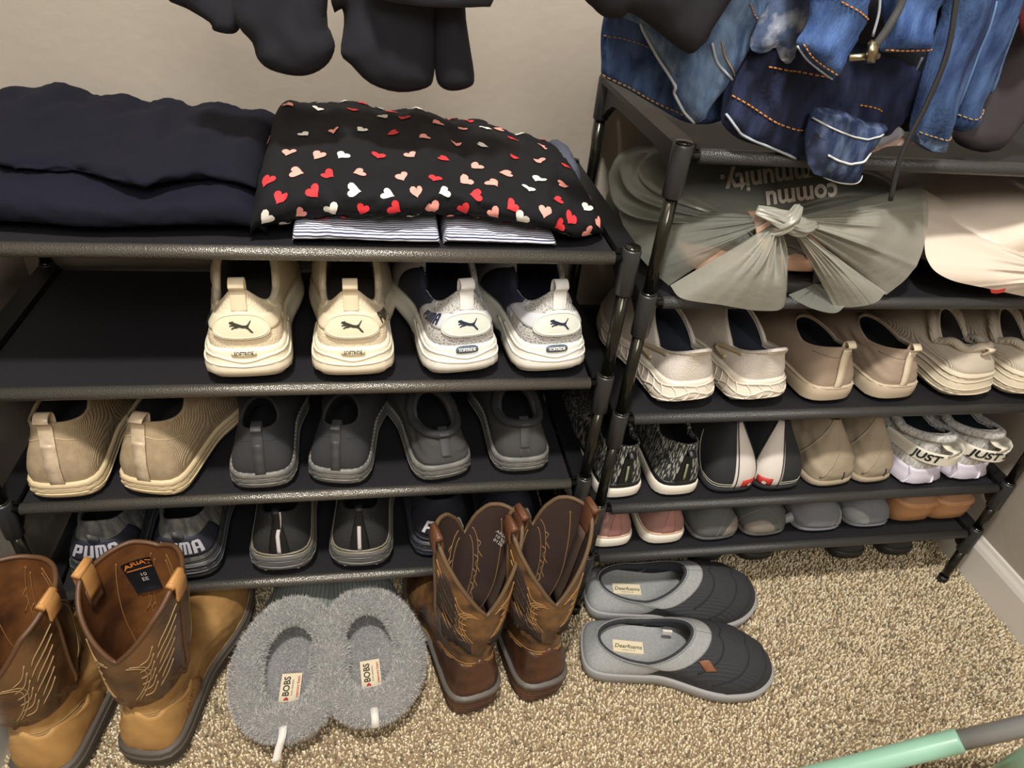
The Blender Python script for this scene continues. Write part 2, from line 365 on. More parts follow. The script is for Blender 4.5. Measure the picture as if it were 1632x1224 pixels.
def last(P):
    """the surfaces of one shoe: sole footprint, upper, lining"""
    F = footprint(P['L'], P['hw'], P['bw'], P['side'], P['N']); n = onorm(F); N = len(F); s = F[:, 1]/P['L']
    u = np.arange(N)/N; phi = 2*PI*u; c = np.cos(phi)
    zt = P['zs']*(1-s)+P['zt']*s+P['spring']*np.clip((s-.72)/.28, 0, 1)**2
    C = np.stack([np.sin(phi)*P['ow']*np.where(c > 0, .98, 1), (P['yb']+P['yf'])/2-c*(P['yf']-P['yb'])/2,
                  P['hs']+(P['hc']-P['hs'])*np.clip(c, 0, 1)**P['hp']+(P['hf']-P['hs'])*np.clip(-c, 0, 1)**P.get('fp', 1.2)], 1)
    B = np.concatenate([F-n*.003, (zt-.004)[:, None]], 1)
    a = (.35*(P['hc']-P['zs']))*(1-s)+P['toeh']*.62*s
    n3 = np.concatenate([n, np.zeros((N, 1))], 1); up = np.array([0, 0, 1.])
    P1 = B+n3*P['bulge']+up*a[:, None]
    k = P['k1']*(1-s)+P['k2']*s
    P2 = C.copy(); P2[:, :2] += (B-C)[:, :2]*k[:, None]
    P2[:, 2] -= (.35*(C[:, 2]-B[:, 2]))*(1-s)+np.clip((C[:, 2]-B[:, 2]-P['toeh'])*.55, 0, 1)*s
    P2[:, 1] += P['flare']*np.clip(c, 0, 1)**2
    t = np.linspace(0, 1, 25)[:, None, None]
    G = B*(1-t)**3+3*P1*t*(1-t)**2+3*P2*t*t*(1-t)+C*t**3
    if P['wr']:
        tt = np.linspace(0, 1, 25)[:, None]; nz = sn(u[None]*34+tt*5, 3)*sn(tt*9+u[None]*20, 5)
        G += n3[None]*(nz*np.sin(PI*tt)*P['wr'])[..., None]
    cen = np.array([0, (P['yb']+P['yf'])/2, 0]); inw = C-cen; inw[:, 2] = 0; inw /= np.linalg.norm(inw, axis=1)[:, None]
    r = P['rim']; rim = [C-inw*r*.2+up*r*.32, C-inw*r*.6+up*r*.38, C-inw*r*.95+up*.05*r, C-inw*r-up*r*.8]
    G = np.concatenate([G, np.array(rim)]); S = Surf(G); S.vc = 24/(len(G)-1)   # v of the collar edge
    lo = C-inw*r; lo = lo.copy(); lo[:, 2] = P['zs']+.010; lo[:, :2] *= 1.0
    mid = (C-inw*(r-.0015)); mid[:, 2] = (mid[:, 2]+lo[:, 2])/2
    fl = P['flare']*1.3*np.clip(c, 0, 1)**2; mid[:, 1] += fl; lo[:, 1] += fl
    front = np.clip(-c, 0, 1)[:, None]; lo[:, 1:2] += front*(P['L']*.30); mid[:, 1:2] += front*(P['L']*.06)
    Ln = Surf(crs(np.array([C-inw*r+up*-.001, mid, lo]), 4))
    return F, n, s, zt, S, Ln
def sole(P, F, n, s, zt, levels):
    """levels: (fraction of the height, outward offset at heel, at toe)"""
    G = []; N = len(F)
    for f, oh, ot in levels:
        off = oh*(1-s)+ot*s; z = zt*f; spring = P['spring']*np.clip((s-.72)/.28, 0, 1)**2; z = np.where(f < .45, np.maximum(z, spring*(1-f/.45)+z), z)
        z = z+P.get('hbev', .004)*np.clip(1-s/.08, 0, 1)*(1-f)
        G.append(np.concatenate([F+n*off[:, None], z[:, None]], 1))
    return Surf(np.array(G))
def shoe(name, label, cat, group, x, y, z, deg, side, sty):
    P = dict(DEF); P.update(sty); P['side'] = side
    t = thing(name, label, cat, (x, y, z), math.radians(deg), group)
    F, n, s, zt, S, Ln = last(P); c = P['c']
    lv = P.get('levels') or [(0, -.007, -.008), (.06, -.002, -.002), (.14, 0, 0), (.5, .0015, .0005), (.9, .001, 0), (1, -.001, -.001), (1.0, -.006, -.006)]
    SO = sole(P, F, n, s, zt, lv); nb = P.get('nout', 3)
    SO.mesh('outsole', c['out'], t, 0, nb, cap0=True)
    SO.mesh('midsole', c['mid'], t, nb-1, None)
    S.mesh('upper', c['up'], t, 0, 23)
    S.mesh('collar', c.get('col', c['up']), t, 22, None)
    Ln.mesh('lining', c.get('lin', DARKL), t, cap1=True, flip=True) if False else Ln.mesh('lining', c.get('lin', DARKL), t, cap1=True)
    if P.get('deco'): P['deco'](t, P, S, SO, c)
    return t
def loop(t, S, P, mat, w=.014, h=.012, v0=.45, out=.004, lean=0, name='pull_loop', u=0, inn=.012, tail=.3):
    """heel pull loop: up the heel, over the collar and back inside"""
    vs = np.linspace(v0, S.vc, 6); pts = [S.p(u, v, .0016) for v in vs]; top = np.array(pts[-1]); hz = np.array([0, 0, 1.]); nn = S.n(u, .7); nn = np.array([nn[0], nn[1], 0]); nn /= np.linalg.norm(nn)
    pts += [top+hz*h*.55+nn*out+np.array([lean*.5, 0, 0]), top+hz*h+nn*out*.2+np.array([lean, 0, 0]), top+hz*h*1.05-nn*inn*.5+np.array([lean, 0, 0]), top+hz*h*.5-nn*inn+np.array([lean*.6, 0, 0]), top-hz*.012-nn*inn*.85]
    pts = crs(np.array(pts), 3); sd = np.cross(nn, hz)
    return bevel_mod(put(name, ribbon(pts, sd, w, .0018), mat, t), .0004, 1)
def laces(t, S, P, mat, rows=4, r=.0017):
    parts = []
    for k in range(rows):
        v = S.vc*(.95-.11*k); du = .035+.002*k
        a, b, a2, b2 = S.p(.5-du, v, .003), S.p(.5+du, v, .003), S.p(.5-du, v-.07, .003), S.p(.5+du, v-.07, .003)
        for p, q in ((a, b2), (b, a2)):
            m = (p+q)/2+np.array([0, 0, .004]); parts.append(tube(crs([p, m, q], 4), r, 6))
    a = S.p(.5, S.vc*.97, .004)
    for sg in (-1, 1):
        parts.append(tube(crs([a, a+np.array([sg*.012, -.006, .008]), a+np.array([sg*.03, .002, .004]), a+np.array([sg*.022, .014, -.004]), a], 5), r, 6))
        parts.append(tube(crs([a, a+np.array([sg*.010, .012, .006]), a+np.array([sg*.028, .022, -.008]), a+np.array([sg*.040, .02, -.022])], 5), r, 6))
    put('laces', join(parts), mat, t)
def tongue(t, S, P, mat, up=.02, w=.042):
    a = S.p(.5, S.vc, 0); pts = crs([a+np.array([0, .03, -.018]), a+np.array([0, .004, .0]), a+np.array([0, -.012, up*.7]), a+np.array([0, -.016, up])], 4)
    bevel_mod(put('tongue', ribbon(pts, (1, 0, 0), w, .006), mat, t), .002, 2)
def stitch(t, S, lines, r, mat, name='stitching'):
    put(name, join([S.line(l, r) for l in lines]), mat, t)
def band(S, u0, u1, v0, v1, off, nu=24, nv=6, th=.0018, fn=None):
    """raised strip over part of the surface"""
    V = []; Fc = []
    for d in (off, -.001):
        for j in range(nv+1):
            for i in range(nu+1):
                u = u0+(u1-u0)*i/nu; a, b = (v0, v1) if fn is None else fn(u); v = a+(b-a)*j/nv; V.append(S.p(u, v, d if 0 < i < nu and 0 < j < nv else (d*.6 if d > 0 else d)))
    m = (nu+1)*(nv+1)
    for j in range(nv):
        for i in range(nu):
            q = j*(nu+1)+i; Fc.append((q, q+1, q+nu+2, q+nu+1))
    rim = [i for i in range(nu+1)]+[j*(nu+1)+nu for j in range(1, nv+1)]+[nv*(nu+1)+i for i in range(nu-1, -1, -1)]+[j*(nu+1) for j in range(nv-1, 0, -1)]
    for a, b in zip(rim, rim[1:]+rim[:1]): Fc.append((b, a, a+m, b+m))
    return V, Fc

CREAM = M('cream_leather', (226, 213, 184), .5, bump='noise', bs=500, bst=.08)
CREAMK = M('cream_knit', (224, 208, 178), .8, bump='voronoi', bs=420, bst=.35)
CREAMS = M('cream_foam', (232, 221, 196), .45)
CREAMB = M('cream_loop', (214, 199, 168), .6, bump='noise', bs=900, bst=.1)
INK = M('dark_olive_ink', (52, 54, 42), .5)
NAVYINK = M('navy_ink', (36, 42, 62), .5)
WHITES = M('white_foam', (228, 225, 214), .42)
WHITEL = M('white_leather', (214, 216, 205), .5)
GREYLT = M('pale_grey_fabric', (184, 184, 190), .8, bump='voronoi', bs=500, bst=.3)
MESHG = M('grey_mesh', (196, 193, 188), .85, col2=(120, 118, 120), kind='voronoi', vs=560, thr=(.55, .8), bump='voronoi', bs=560, bst=.5)
NAVY = M('navy_fabric', (34, 38, 58), .85)
def deco_sport(w):
    def f(t, P, S, SO, c):
        sd = P['side']
        put('heel_strap', band(S, -.17, .17, .30, .56, .002, 30, 6), c['strap'], t)
        bd = put('heel_badge', S.decal(fill(ellipse(.029, .0165, 40, 2.8), .004), 0, .40, off=.0046, th=.004), c['badge'], t)
        bevel_mod(bd, .0012, 2)
        put('badge_rim', join([tube(np.array(S.decal(([(a, b) for a, b in ellipse(.0262, .0135, 40, 2.8)], []), 0, .40, off=.0048)[0]), .0006, 5, True)]), c['badge'], bd)
        put('cat_emblem', S.decal(leaping_cat(.0235, .0145), 0, .395, off=.0052), c['ink'], bd)
        loop(t, S, P, c['loop'], .0165, .012, .60, .005, 0)
        for k in (-1, 1): laces(t, S, P, c['lace'], 4) if k == 1 else tongue(t, S, P, c['col'])
        us = .100 if w['text'] > 0 else -.100
        if w['text']: put('side_lettering', S.decal(block_text('PUMA', .0135, .036), us, .43, rot=-.12 if us > 0 else .12, off=.0032), c['ink'], t)
        u2 = -us
        put('side_stripe', S.decal(fill([(-.006, -.012), (.004, -.016), (.010, .004), (-.004, .013)], .004), -.108, .42, off=.0034), c['ink'], t) if w.get('mark') else None
        # sculpted wave on the heel of the midsole and the plate
        pl = put('cushion_plate', SO.decal(fill(ellipse(.0135, .0042, 28, 3.5), .003), 0, w['pv'], off=.0024, th=.0015), c['plate'], t)
        put('plate_lettering', SO.decal(text('SOFTRIDE', .0046, .0001), 0, w['pv'], off=.0030), c['plink'], pl)
        put('midsole_rib', join([SO.line([(u, w['pv']-.10+.0*abs(u)+.9*abs(u)**1.3*.9-.07*math.exp(-(u/.03)**2)) for u in np.linspace(-.16, .16, 21)], .0016, .0006, 6, 2),
                                 SO.line([(u, w['pv']-.24+.55*abs(u)) for u in np.linspace(-.2, .2, 21)], .0012, .0004, 6, 2)]), c['mid'], t)
        put('quarter_panel', band(S, .14, .36, .12, .9, .0012, 20, 10), c['side'], t)
        put('quarter_panel', band(S, -.36, -.14, .12, .9, .0012, 20, 10), c['side'], t)
        if w.get('navy'):
            put('navy_stripe', band(S, -.30, -.17, .2, .96, .0024, 12, 12, fn=lambda u: (.08+(u+.30)*.2, .97)), NAVY, t)
            put('navy_inset', SO.decal(fill(ellipse(.016, .007, 20, 2.5), .004), -.17, .42, rot=.25, off=.0010), NAVY, t)
            put('mesh_heel', S.mesh('mesh_panel', MESHG, t, 1, 9, off=.0006).data and ([], []), MESHG, t) if False else S.mesh('mesh_panel', MESHG, t, 1, 9, off=.0005)
    return f
chunky = [(0, -.010, -.010), (.05, -.004, -.004), (.16, .000, .001), (.24, .0035, .002), (.28, .0060, .003), (.42, .0062, .003), (.60, .0045, .002), (.78, .0010, .001), (.90, .0014, .001), (1, -.001, -.001), (1.02, -.006, -.006)]
cc = dict(out=CREAMS, mid=CREAMS, up=CREAMK, col=CREAMK, side=CREAM, strap=CREAM, badge=CREAM, ink=INK, loop=CREAMB, lace=CREAM, plate=CREAM, plink=INK, lin=M('cream_lining', (70, 64, 58), .9))
cw = dict(out=M('navy_rubber', (44, 47, 54), .5), mid=WHITES, up=MESHG, col=MESHG, side=GREYLT, strap=M('pale_strap', (202, 203, 206), .6), badge=WHITEL, ink=NAVYINK, loop=M('white_loop', (216, 214, 210), .55), lace=GREYLT, plate=M('slate_plate', (78, 92, 108), .4), plink=WHITES, lin=M('navy_lining', (24, 28, 48), .9))
base = dict(L=.29, hw=.0435, bw=.053, zs=.050, zt=.030, hc=.116, hs=.082, hf=.145, hp=4.2, fp=.9, yb=.016, yf=.15, ow=.036, toeh=.055, levels=chunky, nout=2, rim=.007, hbev=.008)
sl3 = ZL[2]+TOP; sl2 = ZL[1]+TOP; sl1 = ZL[0]+TOP
HY = -.3205
shoe('sneaker', 'cream sneaker with a slanted olive mark left of its heel badge', 'sneaker', None, -.434, HY, sl3, 3, 1, dict(base, c=cc, deco=deco_sport(dict(text=0, pv=.80, mark=1))))
shoe('sneaker', 'cream sneaker with dark lettering right of its heel badge', 'sneaker', None, -.314, HY, sl3, 2, -1, dict(base, c=cc, deco=deco_sport(dict(text=1, pv=.80))))
shoe('sneaker', 'white sneaker with navy side stripe and lettering left of its heel badge', 'sneaker', None, -.181, HY+.003, sl3, 9, -1, dict(base, c=cw, deco=deco_sport(dict(text=-1, pv=.80, navy=1))))
shoe('sneaker', 'white sneaker with navy side stripe and plain heel strap, rightmost on its shelf', 'sneaker', None, -.070, HY+.003, sl3, 6, 1, dict(base, c=cw, deco=deco_sport(dict(text=0, pv=.80, navy=1))))

# --- slip-ons and runners on the second shelf
TANK = M('tan_knit', (172, 152, 122), .85, col2=(158, 138, 108), vs=90, bump='wave', bs=330, bst=.35)
TANS = M('tan_foam', (206, 186, 148), .5); TANR = M('tan_tape', (205, 186, 158), .3, col2=(178, 158, 132), vs=70)
DGK = M('charcoal_knit', (50, 50, 52), .9, bump='wave', bs=380, bst=.3); DGS = M('worn_grey_foam', (92, 92, 90), .55, col2=(122, 119, 112), vs=40)
DGT = M('charcoal_tape', (60, 60, 61), .6); DGW = M('worn_grey_sole', (142, 138, 128), .6, col2=(112, 108, 100), vs=50)
def deco_slip(o):
    def f(t, P, S, SO, c):
        loop(t, S, P, c['loop'], o.get('w', .015), o.get('lh', .012), .35, .006, o.get('lean', 0), inn=.013)
        if o.get('tape', 1):
            v = np.linspace(.02, .62, 14); V = S.p(0*v, v, .0016+.0009*np.abs(np.sin(v*14)))
            put('heel_tape', ribbon(V, (1, 0, 0), o.get('w', .015), .0014), c['loop'], t)
        if o.get('seam', 1): stitch(t, S, [[(u, .60+.10*math.cos(u*20)) for u in np.linspace(-.13, .13, 15)]], .0006, c['seam'], 'collar_seam')
        if o.get('teeth'):
            for_ = [S.line([(u, .035), (u, .065)], .0009, .0012, 4, 1) for u in np.linspace(-.26, .26, 41)]
            put('welt_stitches', join(for_), c['thread'], t)
        g = [SO.line([(u+.0, vv) for u in np.linspace(-.3, .3, 31)], .0013, .0004, 5, 1) for vv in o.get('ribs', (.45, .62))]
        put('sole_ribs', join(g), c['mid'], t)
        if o.get('tread'):
            put('tread_lugs', join([SO.line([(u, .10), (u+.002, .2)], .0022, .0002, 5, 1) for u in np.linspace(-.24, .24, 25)]), c['out'], t)
    return f
ribbed = [(0, -.008, -.008), (.08, -.002, -.002), (.2, 0, 0), (.34, .0015, .001), (.38, -.0005, -.0005), (.42, .0016, .001), (.66, .0022, .001), (.7, .0008, 0), (.74, .0020, .001), (.96, .0012, .0005), (1, -.001, -.001), (1.02, -.006, -.006)]
ct = dict(out=TANS, mid=TANS, up=TANK, loop=TANR, seam=TANS, lin=M('dark_olive_lining', (38, 36, 36), .9))
cg = dict(out=DGW, mid=DGS, up=DGK, loop=DGT, seam=DGT, thread=M('grey_thread', (165, 160, 148), .7), lin=BLACK)
tan = dict(L=.285, hw=.042, bw=.051, zs=.031, zt=.024, hc=.110, hs=.098, hf=.112, yb=.018, yf=.104, ow=.033, rim=.004, toeh=.05, levels=ribbed, nout=3, c=ct, deco=deco_slip(dict(w=.0165, lh=.013)), flare=-.002, bulge=.006)
shoe('slip_on_shoe', 'tan knit slip-on shoe, leftmost on its shelf above the dark sneakers', 'shoe', None, -.675, HY+.002, sl2, 0, 1, tan)
shoe('slip_on_shoe', 'tan knit slip-on shoe turned slightly right, beside the grey slip-ons', 'shoe', None, -.577, HY+.002, sl2, -14, -1, dict(tan, deco=deco_slip(dict(w=.0165, lh=.011, lean=.003))))
gray = dict(L=.285, hw=.0405, bw=.050, zs=.032, zt=.024, hc=.091, hs=.082, hf=.096, yb=.018, yf=.088, ow=.025, rim=.004, toeh=.05, levels=ribbed, nout=3, c=cg, deco=deco_slip(dict(w=.013, lh=.006, teeth=1)), bulge=.005)
shoe('slip_on_shoe', 'charcoal slip-on shoe right beside the tan pair, its pull loop upright', 'shoe', None, -.438, HY+.004, sl2, 2, -1, gray)
shoe('slip_on_shoe', 'charcoal slip-on shoe with a worn sole and short loop, second from the tan pair', 'shoe', None, -.344, HY+.006, sl2, -9, 1, dict(gray, deco=deco_slip(dict(w=.012, lh=.002, teeth=1))))
def deco_worn(o):
    f0 = deco_slip(dict(w=.0125, lh=.002, teeth=1, tape=0, seam=0))
    def f(t, P, S, SO, c):
        f0(t, P, S, SO, c)
        put('padded_collar', tube([S.p(u, .84, .001) for u in np.linspace(0, 1, 48, endpoint=False)], .0058, 8, True), c['pad'], t)
        stitch(t, S, [[(-.008, .05), (-.008, .70)], [(.008, .05), (.008, .70)]], .0006, c['seam'], 'heel_seam')
        u = -.17*1; put('side_mark', ribbon(S.p(np.linspace(u, u-.03, 6), np.linspace(.55, .75, 6), .001), (0, 0, 1), .003, .001), c['thread'], t)
    return f
cgw = dict(cg, up=M('washed_black_fabric', (56, 55, 54), .9, col2=(66, 64, 62), vs=20, bump='wave', bs=420, bst=.25), pad=M('padded_black', (44, 44, 45), .85), seam=M('heel_seam', (96, 88, 82), .8))
worn = dict(gray, hc=.076, hs=.066, hf=.086, yb=.022, yf=.112, ow=.030, rim=.008, c=cgw)
shoe('slip_on_shoe', 'worn black shoe with a crumpled heel, turned to the left, behind the brown boots', 'shoe', None, -.197, HY+.007, sl2, 12, -1, dict(worn, hc=.070, wr=.006, deco=deco_worn({})))
shoe('slip_on_shoe', 'worn black shoe with a grey scuffed sole, rightmost on its shelf', 'shoe', None, -.088, HY+.014, sl2, 2, 1, dict(worn, hc=.078, deco=deco_worn({})))

# --- bottom shelf of the left rack
HEA = M('heather_knit', (74, 74, 76), .9, col2=(120, 118, 112), vs=130, stretch=(1, 1, .12), bump='wave', bs=300, bst=.3)
SILV = M('silver_print', (180, 178, 186), .35); DNAV = M('ink_navy_knit', (26, 27, 40), .85, bump='voronoi', bs=500, bst=.3)
RUBB = M('dark_grey_rubber', (52, 53, 55), .4)
def deco_letter(o):
    def f(t, P, S, SO, c):
        put('heel_panel', band(S, -.13, .13, .22, .58, .0014, 24, 8), c['panel'], t)
        put('heel_lettering', S.decal(block_text('PUMA', .0195, .056), 0, .40, off=.0024), c['ink'], t)
        if o.get('loop', 1):
            put('loop_tape', ribbon(crs([S.p(.018, .60, .002), S.p(.0, .70, .012), S.p(-.018, .62, .002)], 5), (0, 0, 1), .012, .0015), c['tab'], t)
        stitch(t, S, [[(u, .10+.9*(abs(u))) for u in np.linspace(-.25, .25, 21)]], .0011, c['ink'] if o.get('trim') else RUBB, 'trim_line')
        put('sole_ribs', join([SO.line([(u, vv) for u in np.linspace(-.3, .3, 31)], .0013, .0006, 5, 1) for vv in (.5, .66, .8)]), c['rib'], t)
    return f
cp = dict(out=RUBB, mid=RUBB, up=HEA, panel=M('navy_panel', (34, 35, 46), .7), ink=SILV, tab=M('grey_tab', (92, 92, 94), .6), rib=M('grey_rib', (84, 86, 88), .45), lin=BLACK)
pum = dict(L=.29, hw=.0445, bw=.053, zs=.036, zt=.026, hc=.106, hs=.088, hf=.12, yb=.018, yf=.13, ow=.034, hp=3, levels=ribbed, c=cp, deco=deco_letter(dict(trim=0)), bulge=.006)
shoe('sneaker', 'dark heathered sneaker with silver heel lettering, leftmost on the lowest left shelf', 'sneaker', None, -.668, HY+.008, sl1, 0, 1, pum)
shoe('sneaker', 'dark heathered sneaker with silver heel lettering, behind the open tan boot', 'sneaker', None, -.561, HY+.004, sl1, 1, -1, pum)
def deco_refl(o):
    def f(t, P, S, SO, c):
        lo = o.get('v0', .12); v = np.linspace(lo, o.get('v1', .80), 14)
        put('reflective_strip', ribbon(S.p(o.get('bend', 0)*np.clip((v-.5)*3, 0, 1), v, .0016), (1, 0, 0), .0052, .0012), c['refl'], t)
        put('heel_backing', band(S, -.022, .022, .06, .8, .0010, 6, 12), c['panel'], t)
        put('shell_rim', join([S.line([(u, .08+.55*abs(u)) for u in np.linspace(-.3, .3, 25)], .0015, .001, 6, 2), SO.line([(u, .88) for u in np.linspace(-.4, .4, 33)], .0018, .0008, 6, 1)]), c['rim'], t)
        put('sole_ribs', join([SO.line([(u, vv+.3*abs(u)) for u in np.linspace(-.3, .3, 31)], .0016, .0008, 5, 1) for vv in (.36, .5, .66)]), c['mid'], t)
        if o.get('loop', 1): loop(t, S, P, c['panel'], .010, .008, .6)
        put('tread_lugs', join([SO.line([(u, .06), (u, .2)], .0030, .0004, 5, 1) for u in (-.20, -.16, -.12, -.08, -.035, .035, .08, .12, .16, .20)]), c['out'], t)
    return f
cb = dict(out=M('pale_sole', (186, 182, 174), .55), mid=M('graphite_foam', (96, 95, 92), .4), up=M('black_mesh', (38, 38, 38), .75, bump='voronoi', bs=620, bst=.4), panel=M('black_tape', (18, 18, 20), .5), refl=M('reflective_tape', (214, 206, 204), .25), rim=M('olive_gloss', (120, 114, 98), .3), lin=BLACK)
blk = dict(L=.285, hw=.0425, bw=.051, zs=.040, zt=.028, hc=.112, hs=.092, hf=.12, yb=.014, yf=.12, ow=.031, hp=3, levels=[(0, -.012, -.010), (.08, -.008, -.006), (.22, -.004, -.002), (.26, .0012, .001), (.40, .002, .001), (.44, .0005, 0), (.48, .0032, .001), (.7, .0036, .001), (.76, .002, .001), (.8, .0034, .001), (.96, .002, .0005), (1, -.001, -.001), (1.02, -.006, -.006)], nout=4, c=cb, deco=deco_refl(dict(bend=.02, v1=.90)), bulge=.006)
shoe('sneaker', 'black runner with a bent reflective strip on its heel, left of its twin', 'sneaker', None, -.430, HY+.006, sl1, 0, 1, blk)
shoe('sneaker', 'black runner with a straight reflective heel strip, above the right fur slipper', 'sneaker', None, -.318, HY+.004, sl1, -2, -1, dict(blk, deco=deco_refl(dict(v1=.80))))
BLUES = M('blue_foam', (92, 128, 205), .4)
cn = dict(cp, out=BLUES, mid=M('slate_foam', (58, 62, 74), .45), up=DNAV, panel=DNAV, ink=M('white_print', (214, 214, 218), .4), rib=RUBB)
shoe('sneaker', 'dark navy sneaker with bright blue sole, left one, partly behind the brown boot', 'sneaker', None, -.195, HY+.018, sl1, 4, 1, dict(pum, c=cn, hc=.104, deco=deco_letter(dict(loop=0))))
shoe('sneaker', 'dark navy sneaker almost hidden behind the two brown boots', 'sneaker', None, -.088, HY+.030, sl1, 4, -1, dict(pum, c=cn, hc=.100, deco=deco_letter(dict(loop=0))))

# --- right rack, shelf 3
r3 = ZR[2]+TOP; r2 = ZR[1]+TOP; r1 = ZR[0]+TOP
OFFW = M('off_white_knit', (208, 199, 188), .8, bump='voronoi', bs=500, bst=.3); OFFS = M('off_white_foam', (222, 212, 196), .5, bump='noise', bs=60, bst=.5)
BEIG = M('beige_overlay', (176, 160, 130), .6)
def deco_run(t, P, S, SO, c):
    for sg in (-1, 1):
        th = [(sg*(.155+.045*math.cos(a)), .40+.20*math.sin(a)) for a in np.linspace(-.6*PI, .75*PI, 18)]
        put('side_overlay', S.line(th, .0034, .0010, 8, 3), c['ov'], t)
    laces(t, S, P, c['up'], 4); tongue(t, S, P, c['up'], .018)
    g = []
    for r_, (v, a) in enumerate(((.35, .05), (.55, .05), (.74, .04))):
        g.append(SO.line([(u, v+a*math.sin(u*75+r_*2)) for u in np.linspace(-.35, .35, 71)], .0012, .0008, 5, 1))
    g += [SO.line([(u, .35), (u+.012, .55), (u, .74)], .0010, .0008, 5, 3) for u in np.linspace(-.3, .3, 25)]
    put('sculpted_ridges', join(g), c['mid'], t)
    stitch(t, S, [[(u, .74+.6*abs(u)) for u in np.linspace(-.12, .12, 11)]], .0008, c['ov'])
cr_ = dict(out=OFFS, mid=OFFS, up=OFFW, ov=BEIG, lin=M('slate_lining', (52, 58, 72), .9))
run = dict(L=.262, hw=.040, bw=.047, zs=.046, zt=.030, hc=.098, hs=.066, hf=.108, yb=-.006, yf=.125, ow=.032, hp=1.7, fp=.9, flare=.014, rim=.007, levels=chunky, nout=2, c=cr_, deco=deco_run, hbev=.012)
shoe('sneaker', 'off-white sneaker with flared heel and wavy sole, leftmost on its shelf, behind the rack legs', 'sneaker', None, .132, HY+.012, r3, 9, 1, dict(run))
shoe('sneaker', 'off-white sneaker with flared heel and laces, beside the taupe slip-ons', 'sneaker', None, .241, HY+.012, r3, 9, -1, dict(run))
TAUP = M('taupe_fabric', (152, 134, 116), .85, bump='voronoi', bs=600, bst=.2); TAPS = M('taupe_foam', (186, 170, 146), .5); TAPE = M('cream_tape', (206, 192, 166), .5)
def deco_tp(t, P, S, SO, c):
    v = np.linspace(.02, .84, 14)
    put('heel_tape', ribbon(S.p(0*v+.0, v, .0018), (1, 0, 0), .0125, .0016), c['loop'], t)
    loop(t, S, P, c['loop'], .0125, .010, .7, .006, 0, inn=.006)
    stitch(t, S, [[(u, .66) for u in np.linspace(-.14, .14, 11)]], .0006, c['seam'], 'collar_seam')
    put('sole_line', SO.line([(u, .72) for u in np.linspace(-.4, .4, 31)], .0010, .0006, 5, 1), c['mid'], t)
cta = dict(out=M('grey_rubber', (110, 102, 96), .6), mid=TAPS, up=TAUP, loop=TAPE, seam=M('taupe_seam', (132, 116, 98), .8), lin=BLACK)
tp = dict(L=.262, hw=.0395, bw=.047, zs=.030, zt=.022, hc=.088, hs=.068, hf=.080, yb=.012, yf=.120, ow=.031, hp=1.6, rim=.004, flare=.006, c=cta, deco=deco_tp, nout=3)
shoe('slip_on_shoe', 'taupe slip-on shoe with cream heel tape, left of its twin', 'shoe', None, .353, HY+.013, r3, 5, 1, tp)
shoe('slip_on_shoe', 'taupe slip-on shoe with a creased heel, between its twin and the off-white trainers', 'shoe', None, .459, HY+.014, r3, 5, -1, dict(tp, wr=.004, hc=.082))
OFF2 = M('ivory_knit', (192, 180, 162), .85, bump='wave', bs=300, bst=.4); OFF3 = M('ivory_foam', (206, 194, 170), .5)
def deco_iv(t, P, S, SO, c):
    put('padded_collar', tube([S.p(u, .80, .0015)+np.array([0, 0, .004*math.sin(u*40)]) for u in np.linspace(0, 1, 64, endpoint=False)], .0065, 8, True), c['up'], t)
    put('pull_tab', ribbon(crs([S.p(0, .62, .001), S.p(0, .74, .014), S.p(0, .80, .012), S.p(0, .84, .0)], 4), (1, 0, 0), .010, .003), c['loop'], t)
    put('sole_ribs', join([SO.line([(u, v+.03*math.sin(u*30)) for u in np.linspace(-.35, .35, 41)], .0013, .0008, 5, 1) for v in (.26, .4, .54, .68, .82)]), c['mid'], t)
civ = dict(out=OFF3, mid=OFF3, up=OFF2, loop=TAPE, lin=M('brown_lining', (60, 54, 52), .9))
iv = dict(L=.262, hw=.0405, bw=.047, zs=.046, zt=.030, hc=.083, hs=.066, hf=.100, yb=.020, yf=.110, ow=.026, hp=1.6, rim=.005, levels=chunky, nout=2, c=civ, deco=deco_iv, wr=.002, bulge=.006)
shoe('sneaker', 'ivory slip-on trainer with thick ribbed sole and small heel tab, left of its twin', 'sneaker', None, .583, HY+.015, r3, 5, 1, iv)
shoe('sneaker', 'ivory slip-on trainer with thick ribbed sole, cut by the right edge of the photo', 'sneaker', None, .690, HY+.015, r3, 5, -1, iv)

# --- right rack, shelf 2
STAT = M('black_white_static_knit', (32, 33, 36), .85, col2=(168, 166, 156), vs=430, stretch=(1, 1, .16), thr=(.5, .6), bump='noise', bs=300, bst=.3)
def deco_static(t, P, S, SO, c):
    put('heel_bar', band(S, -.020, .020, .10, .80, .0018, 6, 10), c['bar'], t)
    v = np.linspace(.2, .52, 6); put('bar_stripe', ribbon(S.p(0*v, v, .0036), (1, 0, 0), .0035, .001), M('sage_print', (140, 144, 116), .5), t)
    put('heel_tab', ribbon(crs([S.p(0, .66, .002), S.p(0, .73, .011), S.p(0, .80, .003)], 5), (1, 0, 0), .011, .002), c['bar'], t)
    put('foxing_band', band(S, -.3, .3, .0, .12, .0015, 40, 3), c['bar'], t)
cs = dict(out=WHITES, mid=M('warm_white_foam', (222, 214, 200), .45), up=STAT, col=STAT, bar=M('black_rubber', (18, 18, 20), .45), lin=BLACK)
st = dict(L=.255, hw=.0365, bw=.044, zs=.024, zt=.018, hc=.100, hs=.080, hf=.104, yb=.004, yf=.115, ow=.029, hp=1.2, fp=.8, flare=.004, rim=.006, c=cs, deco=deco_static)
shoe('sneaker', 'black and white static-knit sneaker behind the rack legs, left of its twin', 'sneaker', None, .069, HY+.012, r2, 4, 1, st)
